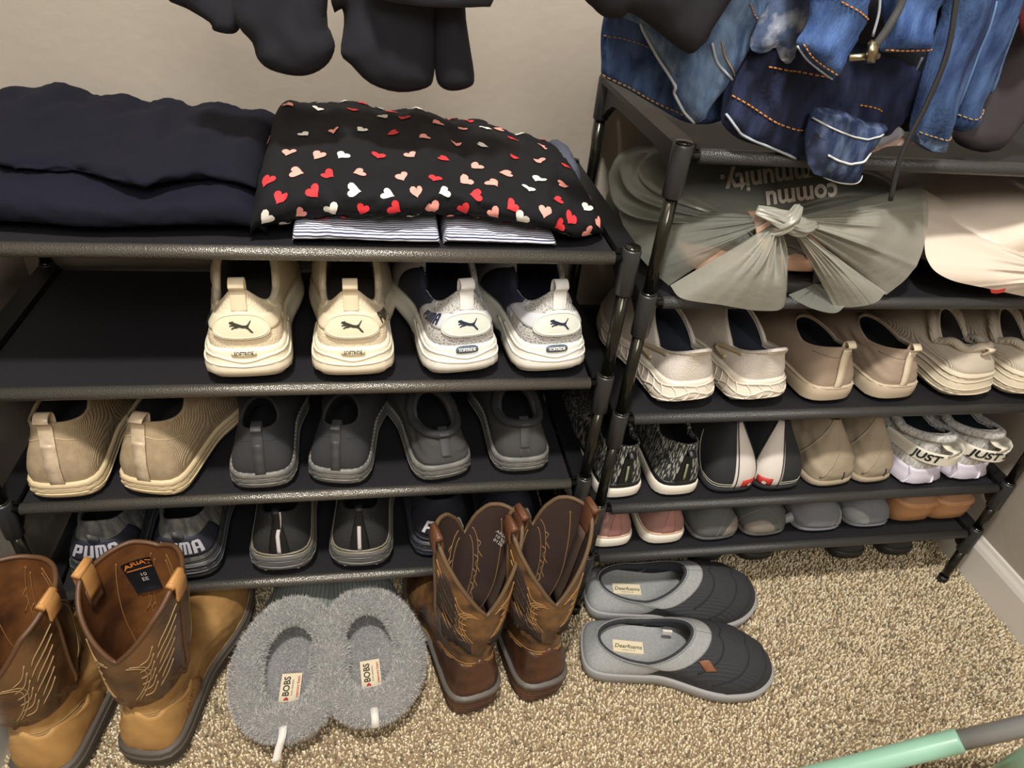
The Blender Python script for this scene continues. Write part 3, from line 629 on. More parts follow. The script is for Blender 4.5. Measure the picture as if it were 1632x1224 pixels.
shoe('sneaker', 'black and white static-knit sneaker beside the black shoes with white bands', 'sneaker', None, .160, HY+.011, r2, 2, -1, st)
CANV = M('black_canvas', (34, 35, 38), .85, bump='voronoi', bs=700, bst=.2); CST = M('ecru_thread', (172, 168, 152), .8); WB = M('white_webbing', (206, 198, 190), .7, bump='wave', bs=500, bst=.15); REDT = M('red_tag', (176, 48, 40), .6)
def deco_canvas(t, P, S, SO, c):
    sd = P['side']; uu = (.036 if sd > 0 else -.052)
    f = lambda v: uu+.02*sd*v*0
    put('white_band', band(S, uu-.045, uu+.045, .02, .96, .0016, 12, 16), WB, t)
    put('band_edging', join([S.line([(uu+k, v) for v in np.linspace(.03, .95, 10)], .0009, .0024, 5, 2) for k in (-.038, .038)]), CANV, t)
    tg = put('red_tag', band(S, uu-.020, uu+.020, .05, .17, .0034, 4, 3), REDT, t)
    put('tag_print', S.decal(fill(ellipse(.003, .003, 10), 0), uu, .10, off=.0040), WB, tg)
    stitch(t, S, [[(-sd*a, .06) for a in np.linspace(-.05, .28, 14)], [(-sd*a, .10) for a in np.linspace(-.05, .28, 14)], [(-sd*(.10+.10*math.sin(a)), .05+.5*math.sin(a)) for a in np.linspace(0, 1.6, 9)]], .0007, CST)
ccv = dict(out=CANV, mid=CANV, up=CANV, lin=BLACK)
cv = dict(L=.25, hw=.040, bw=.046, zs=.012, zt=.010, hc=.104, hs=.100, hf=.100, yb=.045, yf=.10, ow=.020, rim=.003, c=ccv, deco=deco_canvas, bulge=.012, k1=.5)
shoe('canvas_flat', 'black canvas flat with a white band and red tag, left one of the pair', 'shoe', None, .252, HY+.013, r2, 2, 1, cv)
shoe('canvas_flat', 'black canvas flat with a white band and red tag, right one, beside the beige flats', 'shoe', None, .332, HY+.013, r2, 2, -1, cv)
BFL = M('beige_soft_fabric', (160, 146, 124), .85, col2=(142, 128, 108), vs=12, bump='noise', bs=90, bst=.5)
def deco_soft(t, P, S, SO, c):
    put('heel_split', S.line([(.02, .04), (.015, .2)], .0009, .0008, 5, 2), BLACK, t)
    put('crease_folds', join([S.line([(u0+.10*v, v) for v in np.linspace(.1, .9, 9)], .0022, -.0006, 6, 2) for u0 in (-.16, -.06, .07, .15)]), c['up'], t)
cbf = dict(out=BFL, mid=BFL, up=BFL, lin=M('dark_taupe', (58, 50, 46), .9))
bf = dict(L=.25, hw=.041, bw=.046, zs=.014, zt=.010, hc=.102, hs=.096, hf=.098, yb=.045, yf=.095, ow=.016, rim=.003, c=cbf, deco=deco_soft, wr=.006, bulge=.012, k1=.5)
shoe('fabric_flat', 'crumpled beige soft flat pressed against the black canvas pair', 'shoe', None, .428, HY+.015, r2, 6, 1, bf)
shoe('fabric_flat', 'crumpled beige soft flat beside the white slogan sneakers', 'shoe', None, .505, HY+.018, r2, 6, -1, dict(bf, hw=.036))
WKN = M('white_grey_knit', (206, 204, 198), .85, col2=(160, 158, 156), vs=240, stretch=(1, 1, .3), bump='voronoi', bs=420, bst=.5); LAV = M('lavender_white_foam', (216, 210, 224), .4); STRP = M('ivory_strap', (214, 208, 192), .55); TXK = M('black_print', (22, 30, 26), .6)
def deco_just(word):
    def f(t, P, S, SO, c):
        put('padded_collar', tube([S.p(u, .80, .001)+np.array([0, -.002, .0]) for u in np.linspace(0, 1, 48, endpoint=False)], .0075, 8, True), c['up'], t)
        # stand-off strap looping round the heel with a slogan
        U = np.linspace(-.20, .20, 25); off = .004+.018*np.exp(-((U-.03)/.07)**2)
        Pn = S.p(U, .38+.0*U, 0)+S.n(U, .38+0*U)*off[:, None]
        hz = np.array([0, 0, 1.]); G = np.stack([Pn-hz*.0105, Pn-hz*.003, Pn+hz*.004, Pn+hz*.0115])
        SS = Surf(G, False); G2 = np.concatenate([G, G[::-1]-SS.Nn[::-1]*.0018, G[:1]]); st_ = Surf(G2, False).mesh('slogan_strap', STRP, t)
        put('slogan_lettering', SS.decal(text(word, .0185, .0006, .15, 1.15), .36 if word == 'JUST' else .50, .5, off=.0008), TXK, st_)
        put('pull_tab', ribbon(crs([Pn[12]+hz*.010, Pn[12]+hz*.020+np.array([.002, -.002, 0]), S.p(.0, .62, .012), S.p(0, .66, .0)], 4), (1, 0, 0), .014, .002), STRP, t)
        put('side_print', join([S.decal(text('edging', .0085, .0002), -.19, .68, rot=-.35, off=.0012), S.decal(text('signature', .0055, 0), -.19, .60, rot=-.35, off=.0012)]), M('grey_print', (110, 108, 106), .7), t) if word == 'JUST' else None
        for u in np.linspace(-.3, .3, 9): put('sole_flute', SO.line([(u, .15), (u+.015, .5), (u+.002, .92)], .0018, .0004, 6, 4), c['mid'], t)
    return f
cj = dict(out=LAV, mid=LAV, up=WKN, lin=M('teal_black', (30, 38, 44), .8))
js = dict(L=.25, hw=.0405, bw=.046, zs=.034, zt=.026, hc=.100, hs=.082, hf=.094, yb=.006, yf=.105, ow=.030, hp=1.4, rim=.006, c=cj, flare=.004, levels=[(0, -.006, -.006), (.06, .001, 0), (.14, .004, .002), (.5, -.002, 0), (.8, -.001, 0), (1, -.003, -.001), (1.02, -.008, -.006)], nout=2)
shoe('sneaker', 'white knit sneaker with a slogan strap reading JUST, beside the beige flats', 'sneaker', None, .594, HY+.012, r2, 10, 1, dict(js, deco=deco_just('JUST')))
shoe('sneaker', 'white knit sneaker with slogan strap, rightmost on its shelf', 'sneaker', None, .686, HY+.016, r2, 8, -1, dict(js, deco=deco_just('JUST SO')))

# --- right rack, lowest shelf
PINK = M('dusty_pink_fabric', (152, 114, 106), .8, bump='wave', bs=320, bst=.3); PCH = M('peach_foam', (212, 178, 150), .5)
def deco_pink(t, P, S, SO, c):
    put('heel_tape', band(S, -.020, .020, .10, .80, .0012, 5, 10), M('pink_tape', (158, 112, 104), .7), t)
    put('peach_foxing', band(S, -.3, .3, .02, .12, .0014, 40, 3), PCH, t)
cpk = dict(out=WHITES, mid=M('ivory_sole', (226, 220, 206), .45), up=PINK, lin=BLACK)
pk = dict(L=.25, hw=.037, bw=.044, zs=.024, zt=.018, hc=.080, hs=.066, hf=.078, yb=.01, yf=.11, ow=.028, c=cpk, deco=deco_pink, bulge=.005)
shoe('sneaker', 'dusty pink sneaker with white sole, closest to the rack leg', 'sneaker', None, .075, HY+.012, r1, 2, 1, pk)
shoe('sneaker', 'dusty pink sneaker with white sole, right beside the dark grey flats', 'sneaker', None, .165, HY+.012, r1, 2, -1, pk)
G4 = M('slate_fabric', (82, 83, 82), .85, bump='noise', bs=300, bst=.2); G5 = M('slate_patch', (122, 114, 106), .7, bump='noise', bs=60, bst=.4); G6 = M('pale_slate_fabric', (112, 113, 118), .85, bump='wave', bs=260, bst=.3); G7 = M('pale_slate_edge', (136, 140, 140), .6)
def deco_flat(o):
    def f(t, P, S, SO, c):
        u0 = o['u']; put('heel_patch', band(S, u0-.05, u0+.05, .0, .42, .0014, 10, 8, fn=lambda u: (.0, .42*math.sqrt(max(0, 1-((u-u0)/.052)**2))+.02)), c['patch'], t)
        stitch(t, S, [[(u0+.07*math.cos(a), .05+.6*math.sin(a)) for a in np.linspace(0, PI, 13)]], .0006, c['patch'])
        if o.get('tail'):
            a = S.p(o['tail'], .08, 0); nn = S.n(o['tail'], .08); e = a+nn*.030+np.array([0, -.004, -.006]); e[2] = max(e[2], .006)
            put('heel_tail', tube(crs([a-nn*.006, a+nn*.012, e], 4), list(np.linspace(.010, .0048, 9)), 8), c['patch'], t)
    return f
fl = dict(L=.245, hw=.041, bw=.045, zs=.010, zt=.009, hc=.066, hs=.058, hf=.064, yb=.030, yf=.09, ow=.020, rim=.003, bulge=.014, k1=.55, wr=.002)
cf = dict(out=G4, mid=G4, up=G4, patch=G5, lin=BLACK); cf2 = dict(out=G6, mid=G6, up=G6, patch=G7, lin=BLACK)
shoe('fabric_flat', 'dark slate flat with a worn heel patch, beside the pink sneakers', 'shoe', None, .258, HY+.014, r1, 4, 1, dict(fl, c=cf, deco=deco_flat(dict(u=.06))))
shoe('fabric_flat', 'dark slate flat with a worn heel patch, touching the pale slate pair', 'shoe', None, .348, HY+.016, r1, 4, -1, dict(fl, c=cf, deco=deco_flat(dict(u=-.03))))
shoe('fabric_flat', 'pale slate flat with a tail of fabric at its left heel', 'shoe', None, .448, HY+.018, r1, 0, 1, dict(fl, hw=.044, wr=.004, c=cf2, deco=deco_flat(dict(u=.10, tail=-.10))))
shoe('fabric_flat', 'pale slate flat with a tail of fabric touching the orange clogs', 'shoe', None, .545, HY+.020, r1, 0, -1, dict(fl, hw=.042, wr=.003, c=cf2, deco=deco_flat(dict(u=-.06, tail=.12))))
ORNG = M('caramel_foam', (182, 134, 92), .55, bump='noise', bs=90, bst=.15); ORN2 = M('caramel_insole', (150, 112, 82), .7)
def clog(label, x, rz, side):
    P = dict(DEF, L=.24, hw=.038, bw=.046, zs=.040, zt=.03, spring=.004, side=side, hbev=.010); t = thing('foam_clog', label, 'shoe', (x, HY+.020, r1), math.radians(rz))
    F = footprint(P['L'], P['hw'], P['bw'], side, 64); n = onorm(F); s = F[:, 1]/P['L']; zt = .052*(1-s)+.036*s
    SO = sole(P, F, n, s, zt, [(0, -.006, -.006), (.06, -.001, -.001), (.5, .002, 0), (.80, .0018, 0), (.86, .0028, 0), (.94, .0022, 0), (1, -.001, -.001)])
    SO.mesh('sole', ORNG, t, cap0=True)
    put('edge_line', SO.line([(u, .80) for u in np.linspace(0, 1, 65)], .0009, .0006, 5, 1), M('caramel_edge', (206, 150, 100), .5), t)
    G = []
    for k, (o, z) in enumerate(((-.001, 0), (-.004, .003), (-.006, .012), (-.010, .017), (-.016, .0165), (-.022, .006))): G.append(np.concatenate([F+n*o, (zt+z*np.where(s < .5, 1, .9))[:, None]], 1))
    Surf(np.array(G)).mesh('foot_bed', ORN2, t, cap1=True)
    V = []; yy = np.linspace(.42, .97, 10)*P['L']; G = []
    for y in yy:
        i = np.argmin(abs(F[:32, 1]-y)); j = 32+np.argmin(abs(F[32:, 1]-y)); a, b = F[i, 0], F[j, 0]; h = .034*math.sqrt(max(.05, 1-((y/P['L']-.55)/.47)**2))
        G.append([((a+b)/2+(a-b)/2*math.cos(th)*1.0, y, .03+h*math.sin(th)) for th in np.linspace(0, PI, 15)])
    o = Surf(np.array(G), False).mesh('vamp', ORNG, t); m = o.modifiers.new('thick', 'SOLIDIFY'); m.thickness = .004
clog('caramel foam clog in front of its twin, partly behind the pale slate flat', .630, 2, 1)
clog('caramel foam clog, rightmost shoe on the lowest right shelf', .703, 2, -1)

# ------------------------------------------------------------------ boots on the carpet
FZ = .006
def boot(label, x, y, deg, side, o, c):
    P = dict(DEF, L=.295, hw=.039, bw=.050, zs=o['zs'], zt=o['zt'], spring=.010, side=side, hbev=.003)
    t = thing('western_boot', label, 'boot', (x, y, FZ), math.radians(deg))
    F = footprint(P['L'], P['hw'], P['bw'], side, 64); n = onorm(F); N = 64; s = F[:, 1]/P['L']; u = np.arange(N)/N; phi = 2*PI*u; cs_ = np.cos(phi)
    zt = P['zs']*(1-s)+P['zt']*s+P['spring']*np.clip((s-.72)/.28, 0, 1)**2
    SO = sole(P, F, n, s, zt, o['levels']); k = o['nout']
    SO.mesh('outsole', c['out'], t, 0, k, cap0=True); SO.mesh('welt', c['mid'], t, k-1, None)
    if o.get('layers'):
        for v in o['layers']: put('heel_layer', SO.line([(q, v) for q in np.linspace(-.19, .19, 21)], .0010, .0003, 5, 1), c['layer'], t)
    lean = np.array(o.get('lean', (0, 0))); 
    def ring(z, ax, ay, cy, zz=None, sh=0): 
        zz = z if zz is None else zz; f = sh
        return np.stack([np.sin(phi)*ax+lean[0]*f, cy-cs_*ay+lean[1]*f, np.broadcast_to(zz, (N,))], 1)
    A = ring(.125, .037, .050, .062, sh=.2)
    B = np.concatenate([F-n*.004, (zt-.004)[:, None]], 1); n3 = np.concatenate([n, np.zeros((N, 1))], 1); up = np.array([0, 0, 1.])
    P1 = B+n3*.004+up*(.035*(1-s)+.040*s)[:, None]
    P2 = A.copy(); P2[:, :2] += (B-A)[:, :2]*(.10*(1-s)+.50*s)[:, None]; P2[:, 2] -= .030*(1-s)+np.clip(A[:, 2]-B[:, 2]-.055, 0, 1)*.45*s
    tt = np.linspace(0, 1, 18)[:, None, None]; foot = B*(1-tt)**3+3*P1*tt*(1-tt)**2+3*P2*tt*tt*(1-tt)+A*tt**3
    ph = np.minimum(phi, 2*PI-phi); tb = np.array(o['top']); ztop = np.interp(ph, tb[:, 0], tb[:, 1])
    ax, ay = o['ax'], o['ay']; m = .125
    rings = [A, ring(0, ax*.84, ay*.94, .062, m+(ztop-m)*.22, .4), ring(0, ax*.90, ay*.98, .062, m+(ztop-m)*.48, .6), ring(0, ax*.97, ay, .062, m+(ztop-m)*.76, .85), ring(0, ax, ay, .062, ztop, 1)]
    sh = crs(np.array(rings), 6)
    wr = sn(u[None]*40+np.linspace(0, 6, len(sh))[:, None], 2)*np.exp(-((np.linspace(0, 1, len(sh))-.10)/.16)**2)[:, None]*o.get('wr', .004)
    sh[1:] += np.stack([np.sin(phi)[None]*wr, -cs_[None]*wr, wr*0], 2)[1:]
    wf = (sn(u[None]*46+np.linspace(0, 5, 18)[:, None], 4)*np.sin(np.linspace(.2, 1, 18)*PI)[:, None]**2)*.0022
    foot += n3[None]*wf[..., None]
    S1 = Surf(foot); S = Surf(sh)
    S1.mesh('vamp', c['vamp'], t); S.mesh('shaft', c['shaft'], t)
    inner = [ring(0, ax-.004, ay-.004, .062, ztop, 1), ring(0, ax*.97-.004, ay-.005, .062, m+(ztop-m)*.76, .85), ring(0, ax*.90-.004, ay*.98-.005, .062, m+(ztop-m)*.48, .6), ring(0, ax*.84-.005, ay*.94-.005, .062, m+(ztop-m)*.22, .4), ring(0, .032, .045, .062, .12, .2), ring(0, .031, .070, .085, .065), ring(0, .031, .075, .09, .048)]
    inn = crs(np.array(inner), 5)
    SI = Surf(inn); SI.mesh('lining', c['lin'], t, cap1=True)
    put('top_binding', tube((sh[-1]+inn[0])/2+up*.0005, .0030, 8, True), c['bind'], t)
    # counter patch round the heel and tongue over the instep
    put('heel_counter', band(S1, -.19, .19, .0, .90, .0018, 30, 10, fn=lambda q: (.0, .50+.34*math.cos(q/.19*PI/2)**2+.06*math.cos(q*60))), c['counter'], t)
    for q in (.25, .75):
        put('side_piping', S.line([(q, v) for v in np.linspace(.02, .98, 12)], .0024, .0006, 7, 2), c['bind'], t)
        a = S.p(q, .90, .003); b = S.p(q, 1, .004); nn = S.n(q, .9); d = SI.p(q, .02, .002); e = SI.p(q, .12, .002)
        pts = crs([a, b+up*.004, (b+d)/2+up*.017, d+up*.004, e], 5); sd = np.cross(nn, up)
        pl = put('pull_strap', ribbon(pts, sd, .021, .0030), c['pull'], t); bevel_mod(pl, .001, 1)
        put('pull_roll', tube([(b+d)/2+up*.012-sd/np.linalg.norm(sd)*.013, (b+d)/2+up*.012+sd/np.linalg.norm(sd)*.013], .0052, 10), c['pull'], pl)
        if o.get('xpatch'):
            put('strap_patch', SI.decal(fill(rect(.026, .034), .006), q, .13, off=.0016, th=.001), c['bind'], t)
        if o.get('longstrap') and q == .25:
            vv = np.linspace(.12, .62, 9); put('inner_strap', ribbon(SI.p(q+.10*(vv-.12), vv, .003), sd, .017, .002), c['suede'], t)
    L1 = []
    for g in (-1, 1):
        for k in range(o.get('nest', 3)):
            e = k*.012; L1.append([(g*(.040+e+.055*math.sin(a)), .30+.16*a-e) for a in np.linspace(0, 3.3, 16)])
            L1.append([(g*(.30+e*1.2+.05*math.sin(a)), .26+.18*a-e) for a in np.linspace(0, 3.4, 16)])
        for k in range(6):
            v = .34+.085*k; L1.append([(g*(.13+.01*(k % 2)), v-.06), (g*(.160), v+.00), (g*(.19+.008*k), v+.085)])
            L1.append([(g*(.075), v-.03), (g*(.105), v-.05), (g*(.125), v+.03)])
    stitch(t, S, L1, .0008, c['thread'], 'shaft_embroidery')
    L2 = []
    for g in (-1, 1):
        L2.append([(.5+g*(.030+.045*math.sin(a)), .06+.22*a) for a in np.linspace(0, 3.0, 14)]); L2.append([(.5+g*(.022+.032*math.sin(a)), .10+.20*a) for a in np.linspace(0, 3.0, 14)])
        for k in range(5): L2.append([(.5+g*.055, .20+.1*k), (.5+g*.075, .24+.1*k), (.5+g*.065, .27+.1*k), (.5+g*.095, .34+.1*k)])
        L2.append([(.5+g*(.15+.03*math.sin(a)), .08+.2*a) for a in np.linspace(0, 3.0, 14)])
    stitch(t, SI, L2, .0007, c['thread2'], 'lining_stitching')
    L3 = [[(g*.185*math.cos(a)*1.0, .50+.0*a+.34*math.sin(a)**2) for a in np.linspace(0, PI/2, 12)] for g in (-1, 1)]
    stitch(t, S1, L3+[[(p[0]*.93, p[1]-.05) for p in l] for l in L3], .0007, c['thread'], 'counter_stitching')
    put('welt_stitches', SO.line([(q, .97) for q in np.linspace(0, 1, 97)], .0010, .0008, 4, 1), c['thread'], t)
    return t, S1, S, SI, SO
TANL = M('tan_nubuck', (184, 144, 88), .62, col2=(132, 94, 50), vs=18, thr=(.36, .66), bump='noise', bs=120, bst=.25)
BRL = M('brown_oiled_leather', (112, 80, 48), .34, col2=(62, 42, 26), vs=18, thr=(.38, .64), bump='noise', bs=160, bst=.3)
RUST = M('rust_leather_lining', (126, 80, 42), .5, col2=(70, 42, 24), vs=20, thr=(.36, .66), bump='noise', bs=90, bst=.3)
ct1 = dict(out=M('boot_rubber', (62, 58, 54), .65, bump='noise', bs=120, bst=.3), mid=M('boot_welt', (74, 66, 58), .6), vamp=TANL, shaft=BRL, lin=RUST, bind=M('binding_brown', (86, 58, 36), .5), counter=M('tan_counter', (186, 146, 88), .58, col2=(156, 114, 64), vs=12, bump='noise', bs=120, bst=.2),
           pull=M('tan_pull', (184, 134, 78), .55), thread=M('pale_thread', (150, 124, 84), .7), thread2=M('rust_thread', (150, 104, 58), .7), suede=BRL)
o1 = dict(zs=.040, zt=.036, nout=8, levels=[(0, -.001, -.001), (.10, .001, 0), (.28, .003, .001), (.30, -.001, -.001), (.36, -.001, -.001), (.38, .0035, .002), (.66, .005, .003), (.72, .0050, .003), (.76, .002, .001), (.96, .004, .002), (1, .003, .001), (1.02, -.006, -.006)],
          top=[(0, .232), (.35, .252), (.9, .285), (1.4, .305), (1.57, .302), (1.9, .300), (2.6, .300), (3.14, .288)], ax=.054, ay=.064, wr=.007, xpatch=1, nest=2, lean=(.010, .004))
bt, S1, S, SI, SO = boot('open tan work boot with a black size label inside, beside the fur slippers', -.592, -.508, -13, 1, o1, ct1)
lb = put('size_label', SI.decal(fill(rect(.034, .060), .006), .575, .20, rot=PI+.15, off=.0014), M('label_black', (28, 28, 30), .5), bt)
OR = M('label_orange', (226, 132, 58), .5); WT = M('label_white', (206, 202, 196), .5)
u0, v0 = .575, .20
put('label_brand', SI.decal([(a+0, b+.021) for a, b in text('ARIAT', .0115, .0003)[0]] and ([(a, b+.021) for a, b in text('ARIAT', .0115, .0003)[0]], text('ARIAT', .0115, .0003)[1]), u0, v0, rot=PI+.15, off=.0022), OR, lb)
put('label_bar', SI.decal(([(-.015, .0125), (.015, .0125), (.015, .0145), (-.015, .0145)], [(0, 1, 2, 3)]), u0, v0, rot=PI+.15, off=.0022), OR, lb)
tx = text('10\nEE', .0085, 0); put('label_text', SI.decal(([(a, b-.006) for a, b in tx[0]], tx[1]), u0, v0, rot=PI+.15, off=.0022), WT, lb)
put('side_lettering', S1.decal(text('ARIAT', .013, 0, .1), .14, .22, rot=.35, off=.0022), M('burnt_stamp', (120, 78, 38), .7), bt)
boot('tan work boot at the left edge, cut by the photo, beside the wall', -.712, -.520, -10, -1, dict(o1, lean=(.0, .004), top=[(0, .222), (.35, .240), (.9, .280), (1.4, .292), (1.57, .290), (2.2, .296), (3.14, .290)]), ct1)
DBR = M('dark_brown_leather', (84, 52, 34), .36, col2=(40, 27, 22), vs=22, thr=(.38, .62), bump='noise', bs=140, bst=.25)
MBR = M('distressed_brown_leather', (112, 80, 48), .36, col2=(50, 35, 26), vs=26, thr=(.40, .62), bump='noise', bs=140, bst=.25)
BLN = M('chocolate_lining', (58, 42, 36), .7, bump='noise', bs=120, bst=.2)
STK = M('stacked_heel', (104, 66, 42), .5, col2=(80, 50, 34), vs=30)
ct2 = dict(out=STK, layer=M('stack_line', (66, 42, 30), .6), mid=M('grey_welt', (88, 82, 76), .5), vamp=MBR, shaft=MBR, lin=BLN, bind=M('binding_grey_brown', (98, 78, 56), .5), counter=DBR, pull=M('chestnut_pull', (98, 62, 42), .45), thread=M('golden_thread', (150, 112, 66), .6), thread2=M('gold_beige_thread', (152, 118, 76), .6), suede=M('suede_strap', (72, 56, 44), .9))
o2 = dict(zs=.050, zt=.018, nout=7, layers=(.12, .22, .34, .44), levels=[(0, -.004, -.003), (.10, -.0025, -.001), (.26, -.001, 0), (.42, .000, 0), (.54, .001, 0), (.78, .0012, .001), (.82, .0012, .001), (.84, .0034, .0028), (.96, .0036, .003), (1, .003, .002), (1.02, -.006, -.006)],
          top=[(0, .194), (.15, .205), (.5, .238), (.9, .272), (1.3, .300), (1.57, .312), (1.9, .310), (2.3, .308), (2.6, .302), (2.9, .282), (3.14, .248)], ax=.059, ay=.052, wr=.006, longstrap=1, nest=3, lean=(-.006, .010))
def boot2(label, x, y, deg, side, lean):
    b, S1, S, SI, SO = boot(label, x, y, deg, side, dict(o2, lean=lean), ct2)
    for g in (-1, 1):
        def f1(q, g=g): return (.10+.02*math.cos(q*40), .30+.10*math.sin((abs(q)-.03)/.20*PI))
        put('dark_inlay', band(S, g*.05 if g > 0 else -.20, .20 if g > 0 else -.05, 0, 1, .0010, 12, 4, fn=f1), M('black_mesh_inlay', (44, 34, 30), .8, bump='wave', bs=300, bst=.4), b)
        put('dark_inlay', band(S, g*.10 if g > 0 else -.235, .235 if g > 0 else -.10, 0, 1, .0010, 12, 6, fn=lambda q: (.42, .46+.42*math.sin((abs(q)-.10)/.135*PI)**.7)), MATS['black_mesh_inlay'], b)
    return b, SI
b, SI = boot2('dark brown western boot with gold stitching, left one, beside the fur slippers', -.155, -.484, 13, 1, (.010, .014))
put('inner_label', SI.decal(text('ARIAT\n10 EE\n0128', .008, .0001), .335, .20, rot=PI-.3, off=.0020), WT, b)
boot2('dark brown western boot with gold stitching, right one, beside the grey house slippers', -.054, -.476, 12, -1, (.004, .014))

# ------------------------------------------------------------------ slippers
def fur(name, P0, N0, ln, r, tones, parent, flow=None, seed=1):
    rg = np.random.default_rng(seed); n = len(P0); N0 = N0+rg.normal(0, .45, (n, 3))
    if flow is not None: N0 = N0+flow
    N0 /= np.linalg.norm(N0, axis=1)[:, None]; L = (ln*rg.uniform(.6, 1.15, n))[:, None]
    T = np.cross(N0, rg.normal(0, 1, (n, 3))); T /= np.linalg.norm(T, axis=1)[:, None]; bend = rg.normal(0, .3, (n, 3))*L
    V = np.stack([P0-T*r, P0+T*r, P0+N0*L*.55+bend*.3-T*r*.7, P0+N0*L*.55+bend*.3+T*r*.7, P0+N0*L+bend], 1)
    b = np.arange(n)[:, None, None]*5; tr = (b+np.array([[0, 1, 3], [0, 3, 2], [2, 3, 4]])[None]).reshape(-1, 3)
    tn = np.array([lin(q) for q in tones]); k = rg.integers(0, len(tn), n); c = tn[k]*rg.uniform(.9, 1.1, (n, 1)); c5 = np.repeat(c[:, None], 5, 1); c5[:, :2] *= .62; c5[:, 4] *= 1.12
    c5 = np.concatenate([c5, np.ones((n, 5, 1))], 2)
    o = fast(name, V.reshape(-1, 3), tr, MATS['fur'], parent, c5.reshape(-1, 4)); o['kind'] = 'stuff'; return o
MATS['fur'] = tone_mat('fur', .85, .5)
FURB = M('fur_base', (132, 130, 128), .95); KNG = M('grey_green_rib_knit', (140, 144, 138), .9, col2=(116, 121, 116), vs=55, kind='wave', stretch=(1, .02, .02), bump='noise', bs=300, bst=.3)
EVA = M('greige_sole', (150, 142, 132), .6); TAGW = M('white_tag', (214, 210, 202), .6); LBC = M('cream_label', (216, 202, 172), .7); LBR = M('label_red', (170, 54, 54), .6); LBK = M('label_dark', (60, 48, 42), .6)
def fur_slipper(label, x, y, deg, side, tagdown):
    t = thing('fur_slipper', label, 'slipper', (x, y, FZ), math.radians(deg))
    P = dict(DEF, L=.29, hw=.046, bw=.056, zs=.026, zt=.020, hc=.052, hs=.050, hf=.080, yb=.016, yf=.150, ow=.048, toeh=.045, rim=.010, side=side, spring=.006, bulge=.008)
    F, n, s, zt, S, Ln = last(P); SO = sole(P, F, n, s, zt, DEF.get('lv') or [(0, -.004, -.004), (.1, 0, 0), (.5, .002, .001), (.95, .001, 0), (1, -.001, -.001), (1.02, -.008, -.008)])
    SO.mesh('sole', EVA, t, cap0=True); S.mesh('upper', KNG, t)
    # insole dish
    G = np.array([np.concatenate([F-n*o, np.full((64, 1), z)], 1) for o, z in ((.006, .036), (.010, .031), (.020, .029), (.034, .0285))]); G = G[:, :, :]
    INS = Surf(G); INS.mesh('insole', FURB, t, cap1=True)
    # fur ring round the opening
    C = S.p(np.arange(64)/64, S.vc, 0); cen = C.mean(0); outw = C-cen; outw[:, 2] = 0; outw /= np.linalg.norm(outw, axis=1)[:, None]
    rr = .0215+.002*np.cos(2*PI*np.arange(64)/64); R = []
    K = C+outw*.012+np.array([0, 0, .002])
    for j in range(13):
        a = 2*PI*j/12; R.append(K+outw*(rr*math.cos(a))[:, None]+np.array([0, 0, 1.])*(rr*.62*math.sin(a))[:, None])
    RG = Surf(np.array(R)); RG.mesh('fur_cuff', FURB, t)
    rg = np.random.default_rng(5 if side > 0 else 6); m = 30000; U = rg.random(m); Vv = rg.uniform(-.12, .62, m) % 1
    Nn = RG.n(U, Vv); cR = RG.G.mean(0); 
    ctr = Surf(np.repeat(K[None], 2, 0)).p(U, 0*U); p = RG.p(U, Vv); Nn = p-ctr; Nn /= np.linalg.norm(Nn, axis=1)[:, None]
    cl = .5+.5*np.sin(U*190+np.sin(Vv*30)*2)*np.sin(Vv*44+U*60)
    tn = [(176, 173, 168), (194, 191, 186), (158, 156, 154), (210, 206, 200), (138, 137, 138)]
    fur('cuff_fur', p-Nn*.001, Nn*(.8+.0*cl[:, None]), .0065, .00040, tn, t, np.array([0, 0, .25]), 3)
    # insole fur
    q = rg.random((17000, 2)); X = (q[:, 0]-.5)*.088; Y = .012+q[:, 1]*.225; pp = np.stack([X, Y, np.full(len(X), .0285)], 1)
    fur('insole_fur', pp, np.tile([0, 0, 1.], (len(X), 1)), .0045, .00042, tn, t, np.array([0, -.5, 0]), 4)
    lb = thing_label = put('insole_label', ([(-.013, .045, .0365), (.015, .045, .0365), (.015, .088, .0365), (-.013, .088, .0365), (-.013, .045, .035), (.015, .045, .035), (.015, .088, .035), (-.013, .088, .035)], [(0, 1, 2, 3), (7, 6, 5, 4), (0, 4, 5, 1), (1, 5, 6, 2), (2, 6, 7, 3), (3, 7, 4, 0)]), LBC, t, False)
    def flat(tx, cx, cy, z, mt, nm, rot=PI/2):
        c, q_ = math.cos(rot), math.sin(rot); put(nm, ([(cx+a*c-b*q_, cy+a*q_+b*c, z) for a, b in tx[0]], tx[1]), mt, lb, False)
    flat(text('BOBS', .0125, .0003), -.004, .068, .0370, LBK, 'label_brand'); flat(text('from skechers', .0042, 0), .0035, .066, .0370, LBK, 'label_small'); flat(text('memory foam', .0058, .0001), .0110, .0665, .0370, LBR, 'label_red_text')
    flat(fill(heart(.007)[0][:18], 0) if False else heart(.007), -.003, .049, .0370, LBR, 'label_mark', PI)
    a = RG.p(0, .07, .003)
    if tagdown: pts = crs([a+np.array([.004, .012, .008]), a+np.array([.004, -.002, .006]), a+np.array([.000, -.012, -.004]), a+np.array([-.003, -.022, -.016])], 4)
    else: pts = crs([a+np.array([0, .016, .006]), a+np.array([0, .004, .008]), a+np.array([0, -.004, .002]), a+np.array([0, -.006, -.008])], 4)
    put('heel_tag', ribbon(pts, (1, .25, 0) if tagdown else (1, 0, 0), .010, .0012), TAGW, t)
fur_slipper('grey fur-lined slipper with its white heel tag hanging down, left of its twin', -.420, -.502, -2, 1, 1)
fur_slipper('grey fur-lined slipper beside the brown western boots, its heel tag tucked flat', -.301, -.492, 5, -1, 0)
